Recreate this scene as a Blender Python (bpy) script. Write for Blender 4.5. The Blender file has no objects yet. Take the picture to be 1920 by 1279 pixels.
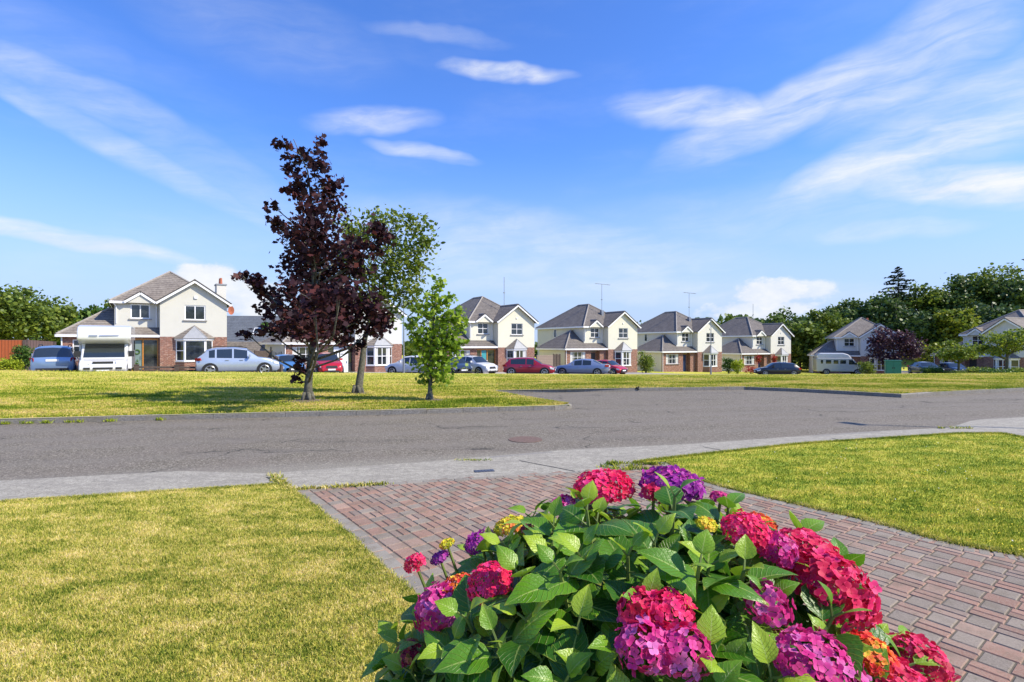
import bpy, math, random
import numpy as np
from mathutils import Vector, Matrix
R = math.radians
rnd = random.Random(7)
NP = np.random.default_rng(11)
S = bpy.context.scene
COL = S.collection

# ------------------------------------------------------------------ camera
F, H0, CX, CZ = 1000.0, 645.0, 960.0, 1.7      # focal length and horizon in photo pixels, eye height
cd = bpy.data.cameras.new('camera'); cam = bpy.data.objects.new('camera', cd); COL.objects.link(cam)
cam.location = (0, 0, CZ); cam.rotation_euler = (R(90), 0, 0)
cd.sensor_width = 36; cd.lens = 36 * F / 1920; cd.shift_y = (H0 - 639.5) / 1920
cd.clip_start = 0.05; cd.clip_end = 4000
S.camera = cam
S.view_settings.view_transform = 'Standard'; S.view_settings.look = 'None'
S.view_settings.exposure = 0.5; S.view_settings.gamma = 1

# ------------------------------------------------------------------ sun and sky
SUN_EL = 44.0
to_sun = Vector((0.968, -0.25, 0)).normalized()
sd = Vector((to_sun.x * math.cos(R(SUN_EL)), to_sun.y * math.cos(R(SUN_EL)), math.sin(R(SUN_EL))))
sl = bpy.data.lights.new('sun', 'SUN'); sl.energy = 4.7; sl.angle = R(0.5); sl.color = (1.0, 0.915, 0.74)
so = bpy.data.objects.new('sun', sl); COL.objects.link(so)
so.rotation_euler = sd.to_track_quat('Z', 'Y').to_euler(); so.location = (30, -8, 30)

W = bpy.data.worlds.new('World'); S.world = W; W.use_nodes = True
wt = W.node_tree; wt.nodes.clear()


class NT:
    """tiny helper for node trees"""
    def __init__(s, t): s.t = t
    def n(s, typ, **kw):
        nd = s.t.nodes.new(typ)
        for k, v in kw.items(): setattr(nd, k, v)
        return nd
    def inp(s, nd, i, v):
        if v is None: return
        if hasattr(v, 'is_output'): s.t.links.new(v, nd.inputs[i])
        else: nd.inputs[i].default_value = v
    def math(s, op, a, b=None, c=None, clamp=False):
        nd = s.n('ShaderNodeMath', operation=op); nd.use_clamp = clamp
        s.inp(nd, 0, a); s.inp(nd, 1, b); s.inp(nd, 2, c); return nd.outputs[0]
    def vmath(s, op, a, b=None):
        nd = s.n('ShaderNodeVectorMath', operation=op); s.inp(nd, 0, a); s.inp(nd, 1, b); return nd.outputs[0]
    def mix(s, f, a, b, mode='MIX'):
        nd = s.n('ShaderNodeMix', data_type='RGBA', blend_type=mode)
        s.inp(nd, 0, f); s.inp(nd, 6, a); s.inp(nd, 7, b); return nd.outputs[2]
    def noise(s, vec, scale, detail=3, rough=.55, dist=0.0):
        nd = s.n('ShaderNodeTexNoise'); s.inp(nd, 'Vector', vec); s.inp(nd, 'Scale', scale)
        s.inp(nd, 'Detail', detail); s.inp(nd, 'Roughness', rough); s.inp(nd, 'Distortion', dist)
        return nd.outputs[0]
    def ramp(s, f, pts):
        nd = s.n('ShaderNodeValToRGB'); s.inp(nd, 0, f); e = nd.color_ramp.elements
        while len(e) < len(pts): e.new(0.5)
        for k, (p, c) in enumerate(pts):
            e[k].position = p; e[k].color = (c[0], c[1], c[2], 1) if not isinstance(c, (int, float)) else (c, c, c, 1)
        return nd.outputs[0]
    def mapr(s, v, a, b, c=0.0, d=1.0, smooth=True):
        nd = s.n('ShaderNodeMapRange'); nd.interpolation_type = 'SMOOTHSTEP' if smooth else 'LINEAR'
        s.inp(nd, 0, v); s.inp(nd, 1, a); s.inp(nd, 2, b); s.inp(nd, 3, c); s.inp(nd, 4, d); return nd.outputs[0]
    def xyz(s, v):
        nd = s.n('ShaderNodeSeparateXYZ'); s.inp(nd, 0, v); return nd.outputs
    def comb(s, x, y, z):
        nd = s.n('ShaderNodeCombineXYZ'); s.inp(nd, 0, x); s.inp(nd, 1, y); s.inp(nd, 2, z); return nd.outputs[0]


def sky():
    T = NT(wt)
    st = T.n('ShaderNodeTexSky', sky_type='NISHITA'); st.sun_disc = False
    st.sun_elevation = R(SUN_EL); st.sun_rotation = math.atan2(to_sun.x, to_sun.y)
    st.air_density = 1.0; st.dust_density = 0.35; st.ozone_density = 2.2; st.altitude = 50
    hs = T.n('ShaderNodeHueSaturation'); T.inp(hs, 'Color', st.outputs[0]); T.inp(hs, 'Saturation', 1.12); T.inp(hs, 'Hue', 0.5)
    el0 = T.math('ARCSINE', T.xyz(T.n('ShaderNodeTexCoord').outputs['Generated'])[2])
    blue = T.mix(1.0, hs.outputs[0], (.93, 1.24, 1.92, 1), 'MULTIPLY')
    d = T.n('ShaderNodeTexCoord').outputs['Generated']
    x, y, z = T.xyz(d)
    az = T.math('ARCTAN2', x, y); el = T.math('ARCSINE', z)
    # wisps of cirrus: position, size and tilt on the sky (azimuth, elevation), broken up by stretched noise
    def sky_at(px, py):
        a = (px - CX) / F; b = (H0 - py) / F
        return math.atan2(a, 1), math.atan(b / math.hypot(1, a))
    wx = T.noise(T.comb(az, el, 0), 3.0, 4, .6); wy = T.noise(T.comb(az, el, 5.0), 3.0, 4, .6)
    azw = T.math('ADD', az, T.math('MULTIPLY', T.math('SUBTRACT', wx, .5), .12))
    elw = T.math('ADD', el, T.math('MULTIPLY', T.math('SUBTRACT', wy, .5), .07))
    total = None
    C = [  # px, py, half length, half width, tilt (deg, down to the right is positive), strength
        (950, 135, 95, 11, 2, .9), (700, 232, 95, 17, -4, .6), (790, 292, 80, 10, 6, .6), (820, 72, 110, 10, 2, .22),
        (130, 165, 210, 30, 12, .42), (210, 268, 330, 20, 22, .42), (90, 215, 160, 12, 20, .4), (110, 450, 270, 15, 7, .85), (60, 60, 200, 40, 10, .14),
        (1330, 215, 150, 24, 10, .8), (1500, 195, 230, 36, -14, .7), (1720, 110, 200, 60, -28, .6), (1830, 210, 260, 70, -20, .6),
        (1700, 290, 260, 36, -14, .85), (1830, 350, 230, 30, 8, 1.0), (1660, 432, 120, 15, 2, .4), (1000, 470, 330, 55, 6, .42),
        (1150, 540, 380, 22, 3, .4), (420, 330, 190, 40, 24, .2), (1450, 400, 300, 40, 4, .2), (500, 60, 200, 50, 5, .14)]
    for (px, py, L, w, tl, s) in C:
        a0, e0 = sky_at(px, py); k = math.cos(a0) ** 1.0
        sa = 1.0 / (F * (1 + ((px - CX) / F) ** 2)); sb = 1.0 / (F * math.sqrt(1 + ((px - CX) / F) ** 2))
        L2 = L * sa * 1.15; w2 = w * sb * 1.2; t = R(-tl)
        da = T.math('SUBTRACT', azw, a0); de = T.math('SUBTRACT', elw, e0)
        p = T.math('ADD', T.math('MULTIPLY', da, math.cos(t)), T.math('MULTIPLY', de, math.sin(t)))
        q = T.math('SUBTRACT', T.math('MULTIPLY', de, math.cos(t)), T.math('MULTIPLY', da, math.sin(t)))
        r2 = T.math('ADD', T.math('POWER', T.math('ABSOLUTE', T.math('DIVIDE', p, L2)), 2.0),
                    T.math('POWER', T.math('ABSOLUTE', T.math('DIVIDE', q, w2)), 2.0))
        m = T.math('MULTIPLY', T.mapr(r2, 1.9, 0.0, 0, 1), s * 1.1)
        total = m if total is None else T.math('MAXIMUM', total, m)
    fib = T.noise(T.comb(T.math('MULTIPLY', azw, 3.0), T.math('MULTIPLY', T.math('SUBTRACT', elw, T.math('MULTIPLY', azw, .08)), 16.0), 0), 2.2, 6, .62, .4)
    cir = T.math('MULTIPLY', total, T.mapr(fib, .18, .85, .22, 1.1))
    veil = T.math('MULTIPLY', T.mapr(T.noise(T.comb(T.math('MULTIPLY', az, 2.0), T.math('MULTIPLY', el, 7.0), 3), 1.6, 5, .6), .45, .85, 0, .16), T.mapr(el, .0, .5, 1, .5))
    cir = T.math('MAXIMUM', cir, veil)
    # low cumulus
    cum = None
    cn = T.noise(T.comb(az, T.math('MULTIPLY', el, 1.7), 2), 14.0, 6, .6)
    for (px, py, L, w, s) in [(1440, 552, 105, 36, 1.0), (1500, 545, 95, 24, .8), (1425, 580, 120, 30, .85), (395, 522, 85, 34, 1.0), (470, 560, 90, 48, .9), (580, 600, 190, 46, .6)]:
        a0, e0 = sky_at(px, py)
        sa = 1.0 / (F * (1 + ((px - CX) / F) ** 2)); sb = 1.0 / (F * math.sqrt(1 + ((px - CX) / F) ** 2))
        r = T.math('ADD', T.math('POWER', T.math('ABSOLUTE', T.math('DIVIDE', T.math('SUBTRACT', az, a0), L * sa)), 2.0),
                   T.math('POWER', T.math('ABSOLUTE', T.math('DIVIDE', T.math('SUBTRACT', el, e0), w * sb)), 2.0))
        v = T.math('SUBTRACT', T.math('ADD', 1.0, T.math('MULTIPLY', T.math('SUBTRACT', cn, .5), 3.0)), r)
        v = T.math('MULTIPLY', T.mapr(v, 0.0, .75, 0, 1), s)
        cum = v if cum is None else T.math('MAXIMUM', cum, v)
    allc = T.math('MINIMUM', T.math('MAXIMUM', cir, cum), .96)
    # pale haze towards the horizon
    hz = T.mapr(el, .36, .0, .0, .92)
    base = T.mix(hz, blue, (3.7, 4.7, 6.75, 1))
    white = T.mix(T.mapr(cn, .35, .7, 0, 1), (5.6, 6.1, 7.1, 1), (6.9, 7.0, 7.2, 1))
    out = T.mix(allc, base, white)
    bg = T.n('ShaderNodeBackground'); T.inp(bg, 0, out); T.inp(bg, 1, 0.1)
    o = T.n('ShaderNodeOutputWorld'); wt.links.new(bg.outputs[0], o.inputs[0])


sky()
S.world.cycles.sampling_method = 'MANUAL'; S.world.cycles.sample_map_resolution = 512

# ------------------------------------------------------------------ materials
MATS = {}


def mat(name, col, rough=.7, metal=0.0, var=0.0, vscale=4.0, bump=0.0, bscale=40.0, spec=None, coat=0.0, obj=True):
    if name in MATS: return MATS[name]
    m = bpy.data.materials.new(name); m.use_nodes = True; t = m.node_tree; T = NT(t)
    b = t.nodes['Principled BSDF']
    b.inputs['Base Color'].default_value = (*col, 1); b.inputs['Roughness'].default_value = rough
    b.inputs['Metallic'].default_value = metal
    if spec is not None: b.inputs['Specular IOR Level'].default_value = spec
    if coat: b.inputs['Coat Weight'].default_value = coat; b.inputs['Coat Roughness'].default_value = .05
    co = T.n('ShaderNodeTexCoord').outputs['Object']
    v = max(var, .04)
    n = T.noise(co, vscale, 5, .6)
    d = tuple(c * (1 - v) for c in col); l = tuple(min(1, c * (1 + v)) for c in col)
    t.links.new(T.ramp(n, [(.3, d), (.7, l)]), b.inputs['Base Color'])
    if bump:
        bp = T.n('ShaderNodeBump'); T.inp(bp, 'Height', T.noise(co, bscale, 4)); bp.inputs['Strength'].default_value = bump
        bp.inputs['Distance'].default_value = .01
        t.links.new(bp.outputs[0], b.inputs['Normal'])
    MATS[name] = m; return m


def custom(name, fn, rough=.85):
    if name in MATS: return MATS[name]
    m = bpy.data.materials.new(name); m.use_nodes = True; t = m.node_tree; T = NT(t); b = t.nodes['Principled BSDF']
    b.inputs['Roughness'].default_value = rough
    fn(T, t, b); MATS[name] = m; return m


def bumpin(T, t, b, h, s=.5, d=.02):
    bp = T.n('ShaderNodeBump'); T.inp(bp, 'Height', h); bp.inputs['Strength'].default_value = s
    bp.inputs['Distance'].default_value = d; t.links.new(bp.outputs[0], b.inputs['Normal'])


def m_asphalt(T, t, b):
    p = T.n('ShaderNodeNewGeometry').outputs['Position']
    vo = T.n('ShaderNodeTexVoronoi'); T.inp(vo, 'Vector', p); T.inp(vo, 'Scale', 62.0)
    g = T.xyz(vo.outputs['Color'])[0]
    c = T.ramp(g, [(0.0, (.068, .059, .045)), (.5, (.158, .137, .103)), (.82, (.215, .186, .143)), (1.0, (.36, .32, .25))])
    n2 = T.noise(p, 1.1, 5, .6); n3 = T.noise(T.vmath('MULTIPLY', p, (.35, 1.6, 1)), .9, 4, .6)
    c = T.mix(T.mapr(n2, .35, .7, 0, .40), c, (.19, .162, .135, 1))
    c = T.mix(T.mapr(n3, .52, .74, 0, .42), c, (.075, .068, .061, 1))
    x, y, z = T.xyz(p); r = T.math('ADD', T.math('SUBTRACT', y, T.math('MULTIPLY', x, .26)), T.math('MULTIPLY', T.math('SUBTRACT', n2, .5), .7))
    tr = None
    for q in (9.3, 10.7, 11.6, 13.0):
        m_ = T.mapr(T.math('ABSOLUTE', T.math('SUBTRACT', r, q)), .42, .05, 0, .30); tr = m_ if tr is None else T.math('MAXIMUM', tr, m_)
    c = T.mix(tr, c, (.20, .178, .148, 1))
    c = T.mix(T.mapr(r, 8.75, 7.9, 0, .55), c, (.27, .25, .205, 1))                      # grit along the near edge
    cr = T.n('ShaderNodeTexVoronoi', feature='DISTANCE_TO_EDGE'); T.inp(cr, 'Vector', T.vmath('ADD', p, T.comb(T.math('MULTIPLY', n, .0) if False else T.math('MULTIPLY', n3, 1.2), T.math('MULTIPLY', n2, 1.2), 0))); T.inp(cr, 'Scale', .42)
    c = T.mix(T.math('MULTIPLY', T.mapr(cr.outputs['Distance'], .012, .003, 0, .8), T.mapr(n3, .5, .62, 0, 1)), c, (.04, .036, .03, 1))
    st = T.noise(T.vmath('MULTIPLY', p, (1, 1.6, 1)), 2.6, 3, .5); c = T.mix(T.mapr(st, .68, .74, 0, .45), c, (.06, .054, .045, 1))
    t.links.new(c, b.inputs['Base Color']); bumpin(T, t, b, vo.outputs['Distance'], .35, .006)
    b.inputs['Specular IOR Level'].default_value = .3


def m_path(T, t, b):
    p = T.n('ShaderNodeNewGeometry').outputs['Position']
    n = T.math('ADD', T.math('MULTIPLY', T.noise(p, 60, 4, .75), .6), T.math('MULTIPLY', T.noise(p, 16, 5, .75), .4)); n2 = T.noise(T.vmath('MULTIPLY', p, (1.0, 3.5, 1)), 1.6, 5, .65); n3 = T.noise(T.vmath('MULTIPLY', p, (3.0, 14, 1)), 3.0, 4, .6)
    c = T.ramp(n, [(.36, (.14, .125, .10)), (.5, (.30, .275, .22)), (.64, (.50, .465, .385))])
    c = T.mix(T.mapr(n2, .4, .7, 0, .5), c, (.20, .18, .15, 1))
    c = T.mix(T.mapr(n3, .62, .72, 0, .55), c, (.11, .105, .1, 1))
    t.links.new(c, b.inputs['Base Color']); bumpin(T, t, b, n, .3, .004)


def m_kerb(T, t, b):
    p = T.n('ShaderNodeNewGeometry').outputs['Position']
    n = T.noise(p, 28, 5, .7); n2 = T.noise(p, 2.2, 4, .6)
    c = T.ramp(n, [(.3, (.13, .12, .105)), (.6, (.27, .25, .22)), (.8, (.42, .40, .36))])
    c = T.mix(T.mapr(n2, .45, .7, 0, .5), c, (.20, .17, .11, 1))
    t.links.new(c, b.inputs['Base Color']); bumpin(T, t, b, n, .4, .006)


def grass_mat(name, cols, patch, patch2, transl=.25, amp=1.15):
    """blades / turf: world-position patches of dry and green, every blade its own tint"""
    m = bpy.data.materials.new(name); m.use_nodes = True; t = m.node_tree; T = NT(t); b = t.nodes['Principled BSDF']
    g = T.n('ShaderNodeNewGeometry'); p = g.outputs['Position']; ri = g.outputs['Random Per Island']
    big = T.noise(T.vmath('MULTIPLY', p, (.7, 1.4, 1)), patch, 5, .62); fine = T.noise(p, patch2, 4, .65)
    f = T.math('ADD', T.math('MULTIPLY', T.math('ADD', T.math('MULTIPLY', T.math('SUBTRACT', big, .5), amp), .5), .58), T.math('MULTIPLY', fine, .44))
    f = T.math('ADD', f, T.math('MULTIPLY', T.math('SUBTRACT', ri, .5), .36))
    c = T.ramp(f, cols)
    t.links.new(c, b.inputs['Base Color']); b.inputs['Roughness'].default_value = .75; b.inputs['Specular IOR Level'].default_value = .15
    if transl:
        tr = T.n('ShaderNodeBsdfTranslucent'); t.links.new(c, tr.inputs[0]); mx = T.n('ShaderNodeMixShader'); mx.inputs[0].default_value = transl
        t.links.new(b.outputs[0], mx.inputs[1]); t.links.new(tr.outputs[0], mx.inputs[2])
        t.links.new(mx.outputs[0], t.nodes['Material Output'].inputs[0])
    MATS[name] = m; return m


DRY = [(.31, (.08, .14, .014)), (.43, (.31, .34, .045)), (.53, (.52, .48, .09)), (.63, (.68, .57, .17)), (.76, (.80, .66, .34))]
MIDG = [(.30, (.11, .18, .012)), (.42, (.26, .33, .028)), (.52, (.45, .45, .06)), (.62, (.60, .50, .12)), (.76, (.74, .57, .23))]
LUSH = [(.34, (.08, .15, .012)), (.46, (.24, .31, .028)), (.56, (.43, .44, .05)), (.67, (.60, .52, .10)), (.80, (.74, .58, .20))]
grass_mat('turf_dry', DRY, 3.6, 16.0, 0); grass_mat('blade_dry', DRY, 3.6, 16.0, .3)
grass_mat('turf_green', MIDG, .42, 2.2, 0, 2.4); grass_mat('blade_green', MIDG, .42, 2.2, .3, 2.4)
grass_mat('turf_lush', LUSH, 2.2, 12.0, 0, 1.2); grass_mat('blade_lush', LUSH, 2.2, 12.0, .3, 1.2)


def m_turf_green(T, t, b):
    p = T.n('ShaderNodeNewGeometry').outputs['Position']
    n = T.noise(T.vmath('MULTIPLY', p, (.55, .9, 1)), .30, 6, .66); n2 = T.noise(p, 3.2, 5, .7); n3 = T.noise(p, 26, 3, .7)
    # strips left by the mower along the green
    x, y, z = T.xyz(p)
    v = T.math('SUBTRACT', T.math('MULTIPLY', y, .93), T.math('MULTIPLY', x, .36))
    st = T.math('SINE', T.math('MULTIPLY', v, 4.4))
    f = T.math('ADD', T.math('ADD', T.math('MULTIPLY', n, .52), T.math('MULTIPLY', n2, .32)), T.math('MULTIPLY', n3, .2))
    f = T.math('ADD', f, T.math('MULTIPLY', st, .022))
    c = T.ramp(f, [(.36, (.14, .21, .015)), (.45, (.32, .37, .035)), (.53, (.50, .47, .075)), (.61, (.64, .52, .14)), (.72, (.76, .60, .26))])
    t.links.new(c, b.inputs['Base Color']); bumpin(T, t, b, T.math('ADD', n3, n2), .7, .05)
    b.inputs['Specular IOR Level'].default_value = .1


def m_brick(T, t, b):
    p = T.n('ShaderNodeTexCoord').outputs['Object']; x, y, z = T.xyz(p)
    br = T.n('ShaderNodeTexBrick'); T.inp(br, 'Vector', T.comb(T.math('ADD', x, y), z, 0)); T.inp(br, 'Scale', 1.0)
    T.inp(br, 'Brick Width', .24); T.inp(br, 'Row Height', .082); T.inp(br, 'Mortar Size', .008)
    T.inp(br, 'Color1', (.26, .095, .058, 1)); T.inp(br, 'Color2', (.14, .05, .036, 1)); T.inp(br, 'Mortar', (.29, .25, .21, 1)); T.inp(br, 'Bias', -.2)
    n = T.noise(T.vmath('MULTIPLY', T.comb(T.math('ADD', x, y), z, 0), (4.2, 12, 1)), 1.0, 1, .5)
    c = T.mix(T.mapr(n, .54, .66, 0, .75), br.outputs[0], (.42, .28, .22, 1))
    t.links.new(c, b.inputs['Base Color'])


def m_tiles(a, bb):
    def f(T, t, b):
        p = T.n('ShaderNodeTexCoord').outputs['Object']; x, y, z = T.xyz(p)
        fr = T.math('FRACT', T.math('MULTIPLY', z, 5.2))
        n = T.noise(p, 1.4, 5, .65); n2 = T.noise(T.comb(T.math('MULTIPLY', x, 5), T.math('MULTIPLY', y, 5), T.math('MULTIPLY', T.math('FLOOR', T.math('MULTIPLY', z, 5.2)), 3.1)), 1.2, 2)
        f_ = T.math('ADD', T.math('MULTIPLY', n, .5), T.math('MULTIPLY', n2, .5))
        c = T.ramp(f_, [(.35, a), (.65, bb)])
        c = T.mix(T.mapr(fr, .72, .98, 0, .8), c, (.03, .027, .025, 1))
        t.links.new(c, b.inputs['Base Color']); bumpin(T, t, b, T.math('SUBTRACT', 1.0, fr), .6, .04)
    return f


def m_render(col):
    def f(T, t, b):
        p = T.n('ShaderNodeTexCoord').outputs['Object']; x, y, z = T.xyz(p)
        n = T.noise(p, .9, 5, .6); n2 = T.noise(T.vmath('MULTIPLY', p, (3, 3, .35)), 1.6, 4, .6)
        c = T.mix(T.mapr(n, .35, .75, 0, .35), (*col, 1), (col[0] * .86, col[1] * .86, col[2] * .84, 1))
        c = T.mix(T.mapr(n2, .58, .8, 0, .3), c, (col[0] * .72, col[1] * .72, col[2] * .68, 1))
        t.links.new(c, b.inputs['Base Color']); bumpin(T, t, b, T.noise(p, 60, 2), .15, .01)
    return f


def m_glass(T, t, b):
    p = T.n('ShaderNodeTexCoord').outputs['Object']
    n = T.noise(p, 1.5, 3)
    t.links.new(T.ramp(n, [(.35, (.012, .016, .02)), (.7, (.05, .06, .065))]), b.inputs['Base Color'])
    b.inputs['Roughness'].default_value = .04; b.inputs['Specular IOR Level'].default_value = .9


def m_board(col, k=7.0, axis='x'):
    def f(T, t, b):
        p = T.n('ShaderNodeTexCoord').outputs['Object']; x, y, z = T.xyz(p)
        q = T.math('MULTIPLY', x if axis == 'x' else z, k)
        fr = T.math('FRACT', q); n = T.noise(T.comb(T.math('FLOOR', q), 0, 0), 7.0, 1); n2 = T.noise(T.vmath('MULTIPLY', p, (9, 9, 1.5)), 2.0, 4)
        c = T.mix(T.mapr(n, .3, .7, 0, .5), (*col, 1), (col[0] * .65, col[1] * .62, col[2] * .6, 1))
        c = T.mix(T.mapr(n2, .5, .75, 0, .4), c, (col[0] * 1.3, col[1] * 1.3, col[2] * 1.3, 1))
        c = T.mix(T.mapr(T.math('ABSOLUTE', T.math('SUBTRACT', fr, .5)), .44, .49, 0, .9), c, (.01, .008, .006, 1))
        t.links.new(c, b.inputs['Base Color'])
    return f


custom('asphalt', m_asphalt, .92); custom('path', m_path, .9); custom('kerb', m_kerb, .9); custom('green_turf', m_turf_green, .95)
custom('brick', m_brick, .9)
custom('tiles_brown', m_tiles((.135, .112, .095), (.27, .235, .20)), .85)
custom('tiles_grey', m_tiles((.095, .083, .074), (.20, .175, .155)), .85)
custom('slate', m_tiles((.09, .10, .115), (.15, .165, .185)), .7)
custom('render_white', m_render((.64, .62, .56)), .9); custom('render_cream', m_render((.66, .635, .52)), .9)
custom('render_grey', m_render((.58, .565, .50)), .9); custom('render_pale', m_render((.60, .60, .58)), .9)
custom('glass', m_glass, .04)
mat('white_trim', (.82, .82, .82), .45); mat('lead', (.27, .28, .30), .55, var=.15, vscale=3); mat('sill', (.28, .27, .26), .8)
mat('oak', (.48, .20, .04), .5, var=.25, vscale=12); mat('teal_door', (.05, .30, .33), .4); mat('green_door', (.17, .23, .21), .45)
mat('white_door', (.72, .75, .78), .4); mat('dark_door', (.03, .025, .025), .5); mat('navy_door', (.015, .035, .10), .4)
mat('ridge', (.30, .27, .24), .85, var=.2); mat('dark_verge', (.06, .05, .045), .8); mat('soffit', (.55, .55, .55), .7)
mat('terracotta', (.42, .13, .07), .8); mat('steel', (.30, .32, .34), .45, .6); mat('black_metal', (.02, .02, .022), .5, .3)
mat('interior', (.03, .03, .032), .9); mat('curtain', (.55, .55, .53), .9)
mat('bark', (.10, .095, .075), .95, var=.45, vscale=14, bump=.8, bscale=30); mat('bark_grey', (.115, .11, .085), .95, var=.5, vscale=16, bump=.8, bscale=30)
mat('soil', (.16, .12, .085), .95, var=.4, vscale=9, bump=.6); mat('drive_paving', (.36, .32, .28), .9, var=.2, vscale=3)
mat('manhole', (.15, .095, .07), .8, var=.3, vscale=25, bump=.4); mat('iron', (.06, .06, .07), .6, .3, var=.2)
mat('gate_wood', (.085, .062, .05), .85, var=.35, vscale=8); mat('cabinet_green', (.015, .16, .125), .5, var=.1)
mat('tyre', (.018, .018, .018), .85); mat('alloy', (.42, .43, .45), .3, .7); mat('plastic', (.02, .02, .022), .6)
mat('car_glass', (.02, .028, .035), .04, spec=1.0); mat('lamp_clear', (.75, .78, .80), .12); mat('lamp_red', (.35, .01, .01), .2)
mat('plate', (.8, .8, .78), .5); mat('drain_metal', (.10, .11, .14), .5, .4)
custom('fence_orange', m_board((.42, .10, .025), 6.5), .8); custom('fence_brown', m_board((.17, .11, .095), 6.5), .85)
custom('slat_wood', m_board((.30, .23, .18), 6.0, 'z'), .85)


def paint(name, col, metal=.35):
    return mat(name, col, .28, metal, var=.03, coat=.8)


def leaf_mat(name, cols, transl=.35, rough=.5, spec=.4, tcol=None):
    m = bpy.data.materials.new(name); m.use_nodes = True; t = m.node_tree; T = NT(t); b = t.nodes['Principled BSDF']
    g = T.n('ShaderNodeNewGeometry'); ri = g.outputs['Random Per Island']
    n = T.noise(g.outputs['Position'], .7, 3)
    f = T.math('ADD', T.math('MULTIPLY', ri, .75), T.math('MULTIPLY', T.math('SUBTRACT', n, .35), .6))
    c = T.ramp(f, cols); t.links.new(c, b.inputs['Base Color'])
    b.inputs['Roughness'].default_value = rough; b.inputs['Specular IOR Level'].default_value = spec
    tr = T.n('ShaderNodeBsdfTranslucent')
    if tcol: tr.inputs[0].default_value = (*tcol, 1)
    else: t.links.new(c, tr.inputs[0])
    mx = T.n('ShaderNodeMixShader'); mx.inputs[0].default_value = transl
    t.links.new(b.outputs[0], mx.inputs[1]); t.links.new(tr.outputs[0], mx.inputs[2]); t.links.new(mx.outputs[0], t.nodes['Material Output'].inputs[0])
    MATS[name] = m; return m


leaf_mat('leaf_maple', [(0, (.018, .009, .015)), (.5, (.046, .019, .026)), (.8, (.10, .032, .032)), (1, (.24, .055, .03))], .25, .6, .2)
leaf_mat('leaf_green', [(0, (.06, .115, .013)), (.5, (.18, .25, .028)), (1, (.38, .41, .055))], .42)
leaf_mat('leaf_lime', [(0, (.10, .20, .012)), (.5, (.26, .40, .03)), (1, (.48, .56, .06))], .45)
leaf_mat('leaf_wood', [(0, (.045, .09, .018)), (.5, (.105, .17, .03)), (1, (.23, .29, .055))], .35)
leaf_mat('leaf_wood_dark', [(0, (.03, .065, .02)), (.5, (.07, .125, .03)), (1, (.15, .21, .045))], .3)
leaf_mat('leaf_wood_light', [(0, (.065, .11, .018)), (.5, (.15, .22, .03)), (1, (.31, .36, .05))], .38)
leaf_mat('leaf_gold', [(0, (.08, .13, .015)), (.5, (.18, .24, .025)), (1, (.42, .40, .04))], .4)
leaf_mat('leaf_conifer', [(0, (.012, .035, .022)), (.6, (.03, .06, .035)), (1, (.06, .09, .045))], .15)
leaf_mat('leaf_plum', [(0, (.035, .016, .028)), (.5, (.075, .032, .05)), (1, (.15, .07, .085))], .25)
leaf_mat('leaf_hedge', [(0, (.03, .08, .012)), (.5, (.07, .15, .02)), (1, (.16, .26, .035))], .3)
leaf_mat('leaf_yellow_hedge', [(0, (.16, .24, .01)), (.5, (.36, .44, .02)), (1, (.60, .62, .06))], .4)
leaf_mat('petal_red', [(0, (.30, .01, .01)), (1, (.55, .05, .03))], .3)


# ------------------------------------------------------------------ mesh helpers
def tag(o, label=None, cat=None, group=None, kind=None):
    if label: o['label'] = label
    if cat: o['category'] = cat
    if group: o['group'] = group
    if kind: o['kind'] = kind
    return o


def empty(name, loc=(0, 0, 0), rz=0, label=None, cat=None, group=None, sc=1.0):
    o = bpy.data.objects.new(name, None); COL.objects.link(o); o.location = loc; o.rotation_euler = (0, 0, rz); o.scale = (sc, sc, sc)
    o.empty_display_size = .2
    return tag(o, label, cat, group)


def link(name, me, m=None, parent=None):
    o = bpy.data.objects.new(name, me); COL.objects.link(o)
    if m is not None:
        if isinstance(m, str): m = MATS[m]
        me.materials.append(m)
    if parent: o.parent = parent
    return o


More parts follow.
